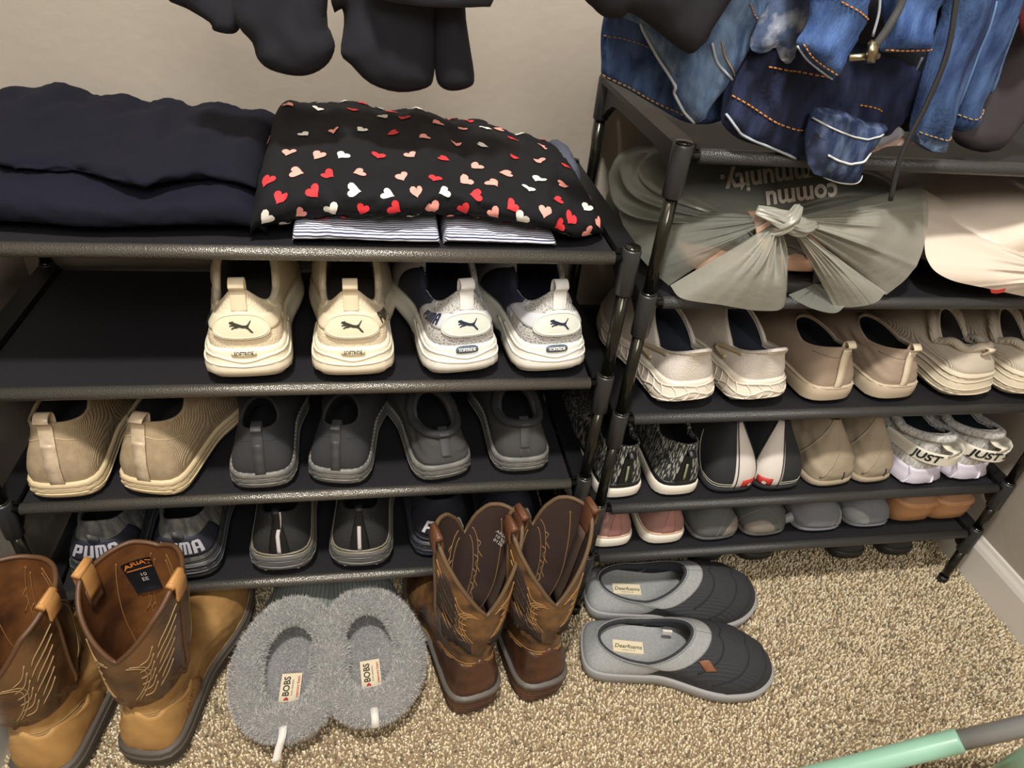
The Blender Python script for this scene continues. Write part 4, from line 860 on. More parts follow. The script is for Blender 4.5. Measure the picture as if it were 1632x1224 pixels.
GRJ = M('light_grey_jersey', (150, 151, 150), .85, col2=(138, 139, 139), vs=260, bump='noise', bs=500, bst=.2)
GRF = M('light_grey_sole', (146, 145, 144), .6); BKK = M('black_rib_knit', (46, 47, 50), .85, bump='wave', bs=420, bst=.35, stretch=(.2, 1, 1)); TAB = M('brown_leather_tab', (122, 76, 48), .5)
def house_slipper(label, x, y, deg, side, tab):
    t = thing('house_slipper', label, 'slipper', (x, y, FZ), math.radians(deg))
    P = dict(DEF, L=.300, hw=.047, bw=.060, zs=.024, zt=.020, hc=.050, hs=.047, hf=.088, yb=.020, yf=.162, ow=.041, toeh=.060, rim=.005, side=side, spring=.006, N=128, bulge=.004, fp=1.6)
    F, n, s, zt, S, Ln = last(P); SO = sole(P, F, n, s, zt, [(0, -.003, -.003), (.1, 0, 0), (.5, .002, .002), (.92, .002, .003), (1, .001, .001), (1.02, -.006, -.006)])
    SO.mesh('sole', GRF, t, cap0=True)
    S.mesh('toe_upper', BKK, t)
    vf_ = {}
    def lowv(q):
        q = q % 1; key = round(q, 5)
        if key in vf_: return vf_[key], .955*S.vc+.045
        cp_ = S.p(q, S.vc); v = np.linspace(S.vc, 0, 400); dd_ = np.linalg.norm(S.p(q+0*v, v)-cp_, axis=1); w_ = v[np.argmax(dd_ > .027)] if (dd_ > .027).any() else 0
        b = min(max((S.p(q, 0)[1]-.075)/.075, 0), 1); b = b*b*(3-2*b); vf_[key] = b*w_; return b*w_, .955*S.vc+.045
    put('heel_band', band(S, -.5, .5, 0, 1, .0014, 160, 10, fn=lowv), GRJ, t)
    for k in range(3): put('quilt_seam', S.line([(.5+d, .70-.19*k-abs(d)*(1.1+.4*k)) for d in np.linspace(-.17, .17, 19)], .0016, -.0004, 6, 2), M('black_seam', (30, 31, 34), .9), t)
    C = S.p(np.arange(64)/64, S.vc, 0)
    G = np.array([np.concatenate([F-n*o, np.full((128, 1), z)], 1) for o, z in ((.008, .032), (.012, .0285), (.020, .0275))]); INS = Surf(G); INS.mesh('insole', GRJ, t, cap1=True)
    Ln.mesh('lining', M('slate_lining2', (44, 50, 58), .9), t, 0, 6)
    c0 = (0.0, .072); c, q = math.cos(PI/2), math.sin(PI/2)
    R = [(c0[0]+a*c-b*q, c0[1]+a*q+b*c) for a, b in rect(.048, .021)]
    lb = put('insole_label', ([(a, b, .0298) for a, b in R]+[(a, b, .0272) for a, b in R], [(0, 1, 2, 3), (0, 4, 5, 1), (1, 5, 6, 2), (2, 6, 7, 3), (3, 7, 4, 0)]), LBC, t, False)
    tx = text('Dearfoams', .0098, .00012, .25); put('label_lettering', ([(c0[0]+a*c-b*q, c0[1]+a*q+b*c, .0301) for a, b in tx[0]], tx[1]), M('label_green', (44, 58, 40), .6), lb, False)
    tx = text('comfort for all', .0035, 0); put('label_small_print', ([(c0[0]+a*c-(b-.0065)*q, c0[1]+a*q+(b-.0065)*c, .0301) for a, b in tx[0]], tx[1]), LBK, lb, False)
    put('topline_seam', S.line([(u, S.vc*.99) for u in np.linspace(0, 1, 65)], .0010, .0014, 5, 1), M('grey_seam', (124, 126, 128), .8), t)
    if tab:
        bevel_mod(put('leather_tab', S.decal(fill(rect(.027, .013), .005), .375, .60, rot=1.15, off=.0036, th=.002), TAB, t), .0005, 1)
        put('care_tag', box(-.022, -.018, .125, .140, .044, .052), TAGW, t, False)
house_slipper('grey and black house slipper with a brown leather tab, in front of its twin', .020, -.402, -102, 1, 1)
house_slipper('grey and black house slipper half under the rack, behind its twin', .050, -.298, -99, -1, 0)
# dark shoes pushed under the right rack
DSH = M('dark_shoe_leather', (40, 38, 38), .5)
def deco_dark(t, P, S, SO, c): stitch(t, S, [[(u, .5) for u in np.linspace(-.2, .2, 12)]], .0007, M('dark_thread', (70, 66, 62), .8)); loop(t, S, P, c['up'], .010, .006)
ds = dict(L=.235, hw=.034, bw=.042, zs=.022, zt=.016, hc=.066, hs=.054, hf=.066, yb=.01, yf=.10, ow=.026, rim=.004, c=dict(out=DSH, mid=DSH, up=M('dark_shoe_fabric', (50, 47, 45), .8), lin=BLACK), deco=deco_dark)
shoe('flat_shoe', 'dark shoe on the carpet under the rack, nearest the right wall', 'shoe', None, .690, -.262, FZ, 0, 1, ds)
shoe('flat_shoe', 'dark shoe on the carpet under the rack, left of the one nearest the wall', 'shoe', None, .585, -.262, FZ, 0, -1, ds)
GSH = dict(ds, c=dict(ds['c'], up=M('brown_grey_suede', (84, 76, 70), .85)))
shoe('flat_shoe', 'brown-grey shoe under the rack, toe of the row beyond the house slippers', 'shoe', None, .400, -.250, FZ, 0, 1, GSH)
shoe('flat_shoe', 'brown-grey shoe under the rack, just behind the toe of the rear house slipper', 'shoe', None, .300, -.245, FZ, 0, -1, GSH)

# ------------------------------------------------------------------ folded clothes on the left rack
class Roll(Surf):
    """folded cloth: rounded profile in y-z swept along x, grid G[v][u]: v round the profile, u along x"""
    def __init__(s, x0, x1, yf, yb, z, H, seed=0, fold=.004, n=90, m=48, endr=.03, p=2.6, sag=None, rot=0):
        U = np.linspace(0, 1, n+1); V = np.linspace(0, 1, m+1); G = np.zeros((m+1, n+1, 3))
        for i, u in enumerate(U):
            x = x0+(x1-x0)*u; e = min(u, 1-u)*(x1-x0); k = math.sqrt(max(0.0, 1-(1-min(e/endr, 1))**2)); k = .02+.98*k
            hf, hb = H(u) if callable(H) else (H, H); y0 = yf(u) if callable(yf) else yf; y1 = yb(u) if callable(yb) else yb
            th = -PI/2-.9*PI/2+V*(2*PI)*.0
            for j, v in enumerate(V):
                a = -PI*.98+v*PI*1.96   # from under the front, round the top, to under the back
                c, q = math.cos(a+PI/2+PI/2), math.sin(a)
                cx = -np.sign(math.cos(a/1.0+0))*0
                # superellipse, angle starting at bottom middle going to the front, top, back
                b = -PI/2-v*2*PI*.999; cy = math.cos(b); cz = math.sin(b)
                py = np.sign(cy)*abs(cy)**(2/p); pz = np.sign(cz)*abs(cz)**(2/p)
                ym = (y0+y1)/2; w = (y1-y0)/2*(.93+.07*k); t = (py+1)/2; h = hf*(1-t)+hb*t
                G[j, i] = (x, ym+w*py*1.0, z+(pz+1)/2*h*k)
        Surf.__init__(s, G, False)
        uu, vv = np.meshgrid(U, V); L = (x1-x0)/.3
        nz = sn(vv*16+sn(uu*6*L, seed+1)*2.2, seed)*.6+sn(vv*34+uu*9*L+sn(uu*11*L, seed+3), seed+2)*.3+sn(uu*26*L+vv*5, seed+5)*.25*(vv > .15)
        msk = np.sin(np.clip(uu*1.0, 0, 1)*PI)**.3*np.clip((G[..., 2]-z)/.012, 0, 1)
        G2 = G+s.Nn*(nz*fold*msk)[..., None]; G2[..., 2] = np.maximum(G2[..., 2], z); Surf.__init__(s, G2, False)
    def make(s, name, mat, parent=None):
        o = s.mesh(name, mat, parent); me = o.data
        bm = bmesh.new(); bm.from_mesh(me); bmesh.ops.holes_fill(bm, edges=[e for e in bm.edges if e.is_boundary], sides=0); bmesh.ops.remove_doubles(bm, verts=bm.verts, dist=1e-5); bm.normal_update(); bm.to_mesh(me); bm.free()
        me.polygons.foreach_set('use_smooth', [True]*len(me.polygons)); return o
sl4 = ZL[3]+TOP-.0005
NAVC = M('midnight_cotton', (17, 18, 30), .9, bump='noise', bs=600, bst=.15, spec=.2)
NAVC2 = M('midnight_knit', (15, 16, 28), .9, bump='noise', bs=500, bst=.2, spec=.2)
r_ = Roll(-.732, -.398, lambda u: -.302+.004*math.sin(u*9), lambda u: -.040+.01*math.sin(u*7), sl4, lambda u: (.046+.004*math.sin(u*8), .050), 11, .004, endr=.035, p=3)
tag(r_.make('folded_trousers', NAVC), 'folded midnight blue trousers, lower layer at the left end of the rack top', 'clothes')
r_ = Roll(-.730, -.405, lambda u: -.262+.022*math.sin(u*5+1)+.012*math.sin(u*17), lambda u: -.030, sl4+.042, lambda u: (.024+.006*math.sin(u*10), .042-.016*u+.010*math.exp(-((u-.22)/.08)**2)+.004*math.sin(u*34)), 21, .006, endr=.03, p=2.4)
tag(r_.make('folded_sweatshirt', NAVC2), 'crumpled midnight blue top lying on the folded trousers, with a wavy upper edge', 'clothes')
STRI = bpy.data.materials.new('navy_white_stripe'); STRI.use_nodes = True
def stripe_mat(m):
    nt = m.node_tree; b = nt.nodes['Principled BSDF']; at_ = nt.nodes.new('ShaderNodeUVMap'); sp = nt.nodes.new('ShaderNodeSeparateXYZ'); mu = nt.nodes.new('ShaderNodeMath'); mu.operation = 'MULTIPLY'; mu.inputs[1].default_value = 1
    fr = nt.nodes.new('ShaderNodeMath'); fr.operation = 'FRACT'; gt = nt.nodes.new('ShaderNodeMath'); gt.operation = 'GREATER_THAN'; gt.inputs[1].default_value = .58; mx = nt.nodes.new('ShaderNodeMix'); mx.data_type = 'RGBA'
    nt.links.new(at_.outputs[0], sp.inputs[0]); nt.links.new(sp.outputs[1], fr.inputs[0]); nt.links.new(fr.outputs[0], gt.inputs[0]); nt.links.new(gt.outputs[0], mx.inputs[0])
    mx.inputs[6].default_value = lin((212, 214, 222))+(1,); mx.inputs[7].default_value = lin((36, 40, 78))+(1,); nt.links.new(mx.outputs[2], b.inputs['Base Color']); b.inputs['Roughness'].default_value = .85
stripe_mat(STRI)
def stripe_roll(x0, x1, yf, H, seed, label):
    r_ = Roll(x0, x1, yf, -.07, sl4, H, seed, .0014, endr=.006, p=3, m=120); o = r_.mesh('striped_top', STRI); me = o.data; nu = r_.nu
    d = np.linalg.norm(np.diff(r_.G, axis=0), axis=2); arc = np.concatenate([np.zeros((1, nu)), np.cumsum(d, 0)])/.0042; arc = arc.ravel()
    uv = me.uv_layers.new(name='uv')
    for l in me.loops: uv.data[l.index].uv = (0, arc[l.vertex_index])
    tag(o, label, 'clothes'); return r_
stripe_roll(-.372, -.216, -.314, lambda u: (.021+.002*math.sin(u*6), .018), 31, 'navy and white striped fold, longer left bundle, under the heart-print top')
stripe_roll(-.212, -.085, -.311, lambda u: (.019-.006*u, .018), 32, 'navy and white striped fold, shorter right bundle, under the heart-print top')
# heart-print garment, drooping to the shelf at both ends
HB = M('black_jersey', (15, 15, 18), .85, bump='noise', bs=500, bst=.15, spec=.25)
def zb(u): return sl4+.020*max(0, math.sin(min(max((u-.10)/.78, 0), 1)*PI))**.5
class Heart(Roll): pass
hr = Roll(-.415, -.022, lambda u: -.312+.006*math.sin(u*14)+.020*max(0, (u-.93)/.07), lambda u: -.030-.03*max(0, (u-.8)/.2), sl4, lambda u: (.062+.006*math.sin(u*5+.5)-.016*max(0, (u-.80)/.2), .098-.050*u+.004*math.sin(u*30)), 41, .0055, endr=.030, p=2.5, n=110, m=60)
G = hr.G.copy()
for i in range(G.shape[1]):
    u = i/(G.shape[1]-1); zl = zb(u); f = (G[:, i, 2]-sl4); top = f.max()+1e-6; G[:, i, 2] = zl+f*(1-(zl-sl4)/top*.55)
hr.G = G; Surf.__init__(hr, G, False)
ho = thing('heart_print_top', 'black folded top printed with red, pink and white hearts, on striped clothes', 'clothes', (-.22, -.17, sl4))
def re(o, p): o.parent = p; o.matrix_parent_inverse = Matrix.Translation(-p.location); return o
re(hr.make('folded_body', HB), ho)
HC = [M('heart_red', (204, 42, 48), .8), M('heart_pink', (226, 150, 138), .8), M('heart_white', (222, 216, 206), .8)]
lu, lv = hr.metric(.5, .35); parts = [[], [], []]; k = 0
rg = np.random.default_rng(9); nrow = 11; ncol = 11
for j in range(nrow):
    for i in range(ncol+1):
        u = (i+(.5 if j % 2 else 0)+rg.uniform(-.18, .18))/(ncol+.5); v = .17+.064*j+rg.uniform(-.012, .012)
        if not .02 < u < .98 or v > .86: continue
        sz = rg.uniform(.0135, .0175); a = rg.uniform(-1.6, 1.6)
        parts[(i+2*j+int(rg.integers(0, 2))) % 3].append(hr.decal(heart(sz), u, v, rot=a, off=.0013))
for c_, (ps, nm) in enumerate(zip(parts, ('red', 'pink', 'white'))): o = re(put('heart_print', join(ps), HC[c_], None), ho); o['kind'] = 'stuff'; o['label'] = nm+' printed hearts'
r_ = Roll(-.060, .012-.030, -.16, -.045, sl4, .052, 51, .004, endr=.02, n=30)
tag(r_.make('grey_shirt', M('steel_grey_cotton', (70, 74, 88), .9)), 'small steel grey cloth bunched behind the right end of the heart-print top', 'clothes')

# ------------------------------------------------------------------ hanging clothes: soft slabs with real thickness
class Pad:
    def __init__(s, px, y, T=.012, R=.02, folds=(), res=.0045, smooth=3, slant=0, seed=0):
        """outline given as sight lines onto the upright plane y (the garment's own distance)"""
        P = np.array([[at(u, v, y=y)[0], at(u, v, y=y)[2]] for u, v in px]); s.y = y; s.T = T; s.R = R; s.folds = folds; s.slant = slant; s.z0 = P[:, 1].min()
        s.P = crs(P, smooth, True) if smooth > 1 else P; s.V2, s.F2 = fill(s.P, res); s.seed = seed
    def h(s, g):
        d = pdist(s.P, g); d[~inside(s.P, g)] = 0; e = np.clip(d/s.R, 0, 1); b = s.T*np.sqrt(np.clip(1-(1-e)**2, 0, 1)); f = 0
        for (ax, az, fr, am, ph) in s.folds: f = f+am*np.sin((g[:, 0]*ax+g[:, 1]*az)*fr+ph+1.2*np.sin((g[:, 0]*az-g[:, 1]*ax)*fr*.37+ph))
        return b+f*np.clip(e*1.5, 0, 1)
    def front(s, g, off=0):
        g = np.atleast_2d(np.array(g, float)); return np.stack([g[:, 0], s.y-s.h(g)-off-s.slant*(g[:, 1]-s.z0), g[:, 1]], 1)
    def make(s, name, mat, parent=None):
        g = np.array(s.V2); n = len(g); A = s.front(g); h = s.h(g)
        B = np.stack([g[:, 0], s.y+.0015+np.clip(h, 0, 1)*.7-s.slant*(g[:, 1]-s.z0), g[:, 1]], 1); F = [f if (lambda a, b, c: (b[0]-a[0])*(c[1]-a[1])-(b[1]-a[1])*(c[0]-a[0]))(*[g[i] for i in f[:3]]) > 0 else f[::-1] for f in s.F2]
        m = len(s.P); Fc = list(F)+[tuple(i+n for i in f[::-1]) for f in F]+[((i+1) % m, i, i+n, (i+1) % m+n) for i in range(m)]
        return mk(name, np.concatenate([A, B]), Fc, mat, parent)
    def seam(s, px, r=.0012, off=.0008, sub=5, dash=0):
        g = crs(np.array([[at(u, v, y=s.y)[0], at(u, v, y=s.y)[2]] for u, v in px]), sub); pts = s.front(g, off)
        if not dash: return tube(pts, r, 6)
        L = np.concatenate([[0], np.cumsum(np.linalg.norm(np.diff(pts, axis=0), axis=1))]); out = []; a = 0
        while a < L[-1]:
            t = np.linspace(a, min(a+dash*.65, L[-1]), 3); out.append(tube(np.stack([np.interp(t, L, pts[:, i]) for i in range(3)], 1), r, 5)); a += dash
        return join(out)
    def patch(s, px, name, mat, parent, off=.0012):
        P = np.array([[at(u, v, y=s.y)[0], at(u, v, y=s.y)[2]] for u, v in px]); V, F = fill(P, .006); g = np.array(V); A = s.front(g, off); B = s.front(g, -.001); n = len(g); m = len(P)
        F = [f if (lambda a, b, c: (b[0]-a[0])*(c[1]-a[1])-(b[1]-a[1])*(c[0]-a[0]))(*[g[i] for i in f[:3]]) > 0 else f[::-1] for f in F]
        return mk(name, np.concatenate([A, B]), F+[tuple(i+n for i in f[::-1]) for f in F]+[((i+1) % m, i, i+n, (i+1) % m+n) for i in range(m)], mat, parent)
def garment(name, label, px, y, mat, seams=(), patches=(), **k):
    pd = Pad(px, y, **k); o = pd.make(name, mat); tag(o, label, 'clothes')
    for nm, pts, r, m, d in seams: put(nm, pd.seam(pts, r, dash=d), m, o)
    for nm, pts, m in patches: pd.patch(pts, nm, m, o)
    return pd, o
VF = ((1, .0, 95, .0022, .3), (1, .25, 210, .0010, 1.1))
CHAR = M('charcoal_trouser', (24, 25, 33), .9, bump='noise', bs=500, bst=.12)
NB = M('black_navy_trouser', (16, 17, 26), .9, bump='noise', bs=500, bst=.12)
garment('hanging_trousers', 'charcoal trouser hem hanging at the top left, slanting right', [(225, -200), (245, -60), (262, -5), (298, 14), (334, 36), (341, 49), (371, 54), (385, 40), (408, -10), (420, -200)], -.235, CHAR, T=.010, R=.02, folds=VF)
garment('hanging_trousers', 'black-navy trouser leg with rounded hem, left of the wider pair', [(366, -200), (370, 0), (380, 42), (402, 68), (410, 93), (430, 111), (470, 121), (500, 117), (524, 100), (534, 74), (527, 50), (521, 20), (520, -200)], -.255, NB, T=.020, R=.03, folds=VF)
garment('hanging_trousers', 'wide black-navy trouser leg with rounded hem, beside the narrow strip', [(525, -200), (528, 5), (545, 14), (548, 40), (543, 85), (560, 104), (590, 133), (635, 147), (680, 140), (692, 118), (696, 40), (700, -200)], -.245, NB, T=.022, R=.03, folds=VF)
garment('hanging_trousers', 'narrow black-navy strip of trouser leg, rightmost of the hanging dark hems', [(688, -200), (692, 60), (694, 118), (702, 138), (722, 145), (750, 138), (756, 120), (747, 60), (741, 0), (738, -200)], -.250, NB, T=.012, R=.018, folds=VF)
garment('hanging_trousers', 'dark grey hem crossing in front of the hanging black-navy trousers', [(570, -200), (585, -40), (600, -6), (640, 6), (700, 12), (770, 11), (785, 4), (805, -60), (820, -200)], -.290, M('slate_trouser', (48, 51, 60), .85), T=.010, R=.02, folds=VF)
def denim(nm, a, b, thr=(.38, .66), vs=34): return M(nm, a, .88, col2=b, vs=vs, thr=thr, stretch=(2.2, 2.2, .6), bump='noise', bs=260, bst=.55, spec=.25)
DN1 = denim('light_denim', (60, 80, 112), (108, 130, 158)); DN2 = denim('mid_denim', (36, 52, 88), (68, 92, 132)); DN3 = denim('indigo_denim', (22, 27, 46), (40, 48, 76))
DN4 = denim('bright_denim', (44, 66, 112), (76, 104, 152)); DN5 = denim('worn_denim', (38, 50, 80), (92, 106, 132), (.45, .75), 46)
PALE = M('pale_edge', (160, 168, 176), .8); ORT = M('orange_thread', (178, 118, 58), .7); OCH = M('ochre_thread', (150, 124, 84), .8); WTH = M('white_thread', (190, 192, 190), .7)
JF = ((.6, .8, 120, .0026, .2), (1, -.2, 210, .0016, .9), (.3, 1, 70, .0030, 2), (.9, .5, 330, .0008, 1))
garment('jeans', 'mid-blue jeans waistband lying over the rack corner, leftmost denim', [(975, -30), (962, 30), (958, 60), (959, 100), (962, 122), (1000, 143), (1040, 166), (1075, 187), (1102, 197), (1135, 197), (1152, 185), (1160, 150), (1150, 40), (1120, -60), (1060, -160), (1000, -160)], -.285, DN2,
        [('orange_stitching', [(960, 55), (1000, 60), (1035, 74)], 0.00059, OCH, .005), ('hem_seam', [(960, 119), (1000, 137), (1040, 160), (1078, 176), (1100, 190)], 0.00104, OCH, .006)], T=.014, R=.02, folds=JF)
garment('jeans', 'light blue jeans with a diagonal waistband, in front of the leftmost denim', [(1000, -160), (985, 10), (1020, 40), (1048, 88), (1070, 122), (1073, 145), (1085, 172), (1104, 195), (1122, 190), (1130, 172), (1150, 148), (1166, 122), (1190, 88), (1214, 40), (1250, -20), (1300, -160)], -.325, DN1,
        [('waist_seam', [(1122, 62), (1132, 92), (1148, 112), (1164, 126)], 0.00126, PALE, 0), ('side_seam', [(1018, 36), (1046, 88), (1072, 130), (1074, 148), (1088, 176), (1104, 194)], 0.00154, PALE, 0), ('belt_stitching', [(1180, 0), (1190, 20), (1205, 34), (1216, 42)], 0.00065, ORT, .004), ('fly_seam', [(1136, 60), (1143, 85), (1158, 110), (1168, 120)], 0.00065, OCH, 0)],
        T=.016, R=.022, folds=((.75, .65, 170, .0034, .2), (1, -.2, 90, .0024, .9), (.8, .6, 380, .0010, 1)))
garment('dark_top', 'black garment hanging at the top centre over the light blue jeans', [(915, -160), (925, -20), (945, 12), (965, 28), (990, 30), (1003, 20), (1030, 36), (1055, 56), (1080, 76), (1100, 86), (1118, 74), (1134, 50), (1160, 8), (1190, -40), (1230, -160)], -.365, M('black_garment', (15, 14, 20), .85, bump='noise', bs=500, bst=.1), T=.018, R=.03, folds=VF)
garment('jeans', 'dark indigo jeans seat with a curved orange seam, under the bright blue denim', [(1160, 125), (1180, 90), (1200, 60), (1250, 20), (1330, 60), (1400, 80), (1455, 100), (1470, 130), (1445, 185), (1425, 205), (1395, 228), (1350, 250), (1318, 262), (1290, 262), (1255, 250), (1222, 236), (1178, 222), (1152, 198), (1150, 172)], -.322, DN3,
        [('orange_seam', [(1160, 148), (1185, 162), (1225, 188), (1255, 198), (1290, 203)], 0.00091, ORT, .006), ('yoke_seam', [(1208, 98), (1250, 106), (1300, 114)], 0.00091, ORT, .006), ('pale_edge_seam', [(1152, 178), (1165, 198), (1180, 212), (1230, 234), (1262, 248)], 0.00140, PALE, 0), ('orange_seam', [(1355, 160), (1378, 164), (1388, 169)], 0.00091, ORT, .005)], T=.018, R=.022, folds=JF)
garment('jeans', 'worn denim waistband corner with a belt loop, hanging over the rack rail', [(1292, 185), (1300, 172), (1340, 176), (1375, 192), (1400, 196), (1412, 200), (1402, 214), (1388, 234), (1378, 246), (1372, 268), (1366, 286), (1350, 293), (1330, 289), (1305, 278), (1292, 262), (1284, 238), (1284, 212)], -.352, DN5,
        [('white_seam', [(1305, 238), (1320, 246), (1340, 252), (1360, 249), (1377, 238)], 0.00126, WTH, 0), ('top_seam', [(1292, 186), (1320, 200), (1350, 211), (1372, 214), (1396, 208)], 0.00091, WTH, 0), ('hem_seam', [(1312, 282), (1335, 288), (1358, 286), (1368, 276)], 0.00070, WTH, 0)],
        [('belt_loop', [(1290, 206), (1309, 214), (1303, 236), (1304, 262), (1309, 280), (1297, 277), (1287, 262), (1284, 240)], M('belt_loop_denim', (58, 70, 102), .85))], T=.016, R=.016, folds=((1, .1, 420, .0009, 0), (.2, 1, 90, .0016, 1)))
garment('pocket_lining', 'grey cloth tongue poking out beside the worn denim waistband', [(1382, 236), (1394, 218), (1414, 205), (1428, 200), (1440, 208), (1436, 218), (1412, 230), (1398, 236)], -.338, M('grey_lining', (122, 122, 128), .85), T=.006, R=.01, smooth=3, res=.004)
garment('pink_lining', 'pinkish cloth edge under the grey tongue above the rail', [(1386, 238), (1404, 226), (1430, 218), (1452, 222), (1464, 233), (1440, 232), (1412, 234), (1392, 243)], -.330, M('pink_lining', (168, 142, 132), .85), T=.005, R=.01, res=.004)
garment('jeans', 'dark navy trouser leg with a pale edge between the denim pieces', [(1335, 85), (1330, -160), (1520, -160), (1510, 0), (1500, 90), (1478, 130), (1462, 165), (1456, 200), (1446, 210), (1420, 200), (1404, 192), (1362, 196), (1340, 180), (1345, 130)], -.315, NB, [('pale_edge_seam', [(1455, 86), (1440, 120), (1420, 160), (1402, 192)], .0014, M('dim_edge', (84, 88, 104), .8), 0)], T=.012, R=.02, folds=JF)
garment('jeans', 'pale frayed denim hem tucked behind the bright blue jeans', [(1196, 74), (1206, 40), (1232, -10), (1260, -60), (1310, -60), (1302, 20), (1288, 52), (1274, 62), (1268, 84), (1257, 102), (1244, 94), (1236, 76), (1222, 84), (1206, 84)], -.345, M('frayed_denim', (62, 76, 104), .9, col2=(170, 176, 188), vs=48, thr=(.45, .7), bump='noise', bs=150, bst=.6), T=.012, R=.014, res=.005)
garment('jeans', 'bright blue jeans corner with orange stitching pointing down', [(1282, -160), (1290, 0), (1286, 40), (1272, 62), (1271, 74), (1285, 92), (1305, 108), (1325, 123), (1334, 122), (1350, 92), (1368, 60), (1380, 32), (1384, 0), (1390, -160)], -.385, DN4,
        [('orange_stitching', [(1274, 68), (1288, 88), (1308, 104), (1328, 117)], 0.00078, ORT, .005), ('orange_stitching', [(1330, 0), (1352, 12), (1378, 30)], 0.00078, ORT, .005), ('pale_edge_seam', [(1270, 73), (1285, 94), (1305, 111), (1326, 126)], 0.00098, PALE, 0)], T=.012, R=.016, folds=((.5, .8, 110, .0030, .4), (.9, -.4, 240, .0012, .4)))
garment('jeans', 'bright blue jeans leg with a straight orange-stitched hem, right of the hanger clip', [(1392, -160), (1404, -10), (1410, 40), (1402, 76), (1410, 83), (1450, 83), (1478, 81), (1488, 52), (1494, 20), (1506, -20), (1520, -160)], -.378, DN4,
        [('orange_stitching', [(1406, 78), (1440, 79), (1477, 77)], 0.00085, ORT, .005), ('side_seam', [(1402, -20), (1400, 20), (1390, 58)], 0.00126, PALE, 0)], T=.010, R=.014, folds=((.1, 1, 150, .0030, .4), (.9, .4, 240, .0010, .4)))
garment('jeans', 'blue denim leg with a light cuff hanging down to the rack rail', [(1500, -160), (1504, 0), (1490, 56), (1470, 120), (1456, 176), (1450, 204), (1456, 226), (1480, 241), (1498, 242), (1508, 226), (1512, 206), (1530, 150), (1556, 80), (1580, 10), (1600, -160)], -.345, DN2,
        [('cuff_seam', [(1456, 206), (1475, 212), (1494, 216), (1511, 214)], 0.00078, OCH, .006), ('side_seam', [(1580, 0), (1556, 70), (1532, 138), (1515, 200)], .0012, M('blue_edge', (84, 110, 150), .8), 0)],
        [('cuff_turn_up', [(1455, 209), (1475, 215), (1494, 219), (1510, 217), (1506, 232), (1496, 239), (1480, 238), (1460, 226)], DN1)], T=.018, R=.024, folds=((1, .35, 130, .004, .4), (.3, 1, 60, .002, 1), (1, .4, 300, .0010, 2)))
garment('jeans', 'blue denim leg with a stitched cuff, rightmost denim', [(1585, -160), (1576, 0), (1552, 70), (1530, 140), (1514, 196), (1520, 208), (1540, 210), (1556, 198), (1564, 184), (1565, 162), (1580, 138), (1592, 100), (1612, 44), (1630, -10), (1660, -160)], -.322, DN2,
        [('cuff_seam', [(1520, 180), (1540, 184), (1563, 172)], 0.00078, OCH, .006), ('pale_edge_seam', [(1628, 0), (1610, 45), (1590, 102), (1572, 146)], .0016, DN1, 0)], T=.014, R=.02, folds=((1, .35, 130, .002, 1.4),))
garment('hanging_trousers', 'brown-black trouser hem at the right edge beyond the denim', [(1632, -160), (1625, 0), (1600, 90), (1570, 140), (1545, 190), (1520, 215), (1530, 232), (1560, 242), (1582, 240), (1605, 220), (1640, 180), (1690, 150), (1720, -160)], -.290, M('brown_black_cloth', (56, 50, 54), .9), T=.020, R=.03, folds=((1, .6, 90, .004, .4),))
garment('maroon_garment', 'sliver of maroon cloth at the top right edge', [(1640, -160), (1632, -10), (1625, 30), (1630, 56), (1650, 60), (1700, 20), (1720, -160)], -.330, M('maroon_cloth', (96, 30, 36), .9), T=.008, R=.015)
# hanger bar with clip and its straps
hg = thing('clip_hanger', 'metal hanger bar with a shiny clip holding the blue jeans', 'hanger', tuple(at(1388, 88, y=-.398)))
STEEL = M('hanger_metal', (170, 158, 130), .3, metal=1); loc = np.array(hg.location)
def H(vf): return [tuple(np.array(v)-loc) for v in vf[0]], vf[1]
put('bar', H(tube([at(1352, 92, y=-.392), at(1400, 89, y=-.392)], .0032, 10)), STEEL, hg)
put('clip', H(ribbon(crs([at(1392, 66, y=-.396), at(1390, 82, y=-.402), at(1387, 97, y=-.396)], 4), (1, 0, .1), .008, .005)), STEEL, hg)
put('hanger_wire', H(tube(crs([at(1446, -120, y=-.40), at(1440, -10, y=-.40), at(1418, 40, y=-.40), at(1396, 72, y=-.398), at(1392, 84, y=-.398)], 6), .0036, 8)), M('hanger_grey', (66, 66, 66), .45), hg)
sp = crs([at(1545, -160, y=-.40), at(1524, 0, y=-.40), at(1508, 90, y=-.40), at(1474, 172, y=-.398), at(1452, 214, y=-.396), at(1432, 262, y=-.394), at(1419, 320, y=-.390)], 6)
tag(put('hanging_strap', ribbon(sp, (1, .2, 0), .0052, .0022), M('strap_black', (40, 40, 42), .6), None), 'thin black strap hanging in front of the denim down to the grey bag', 'strap')

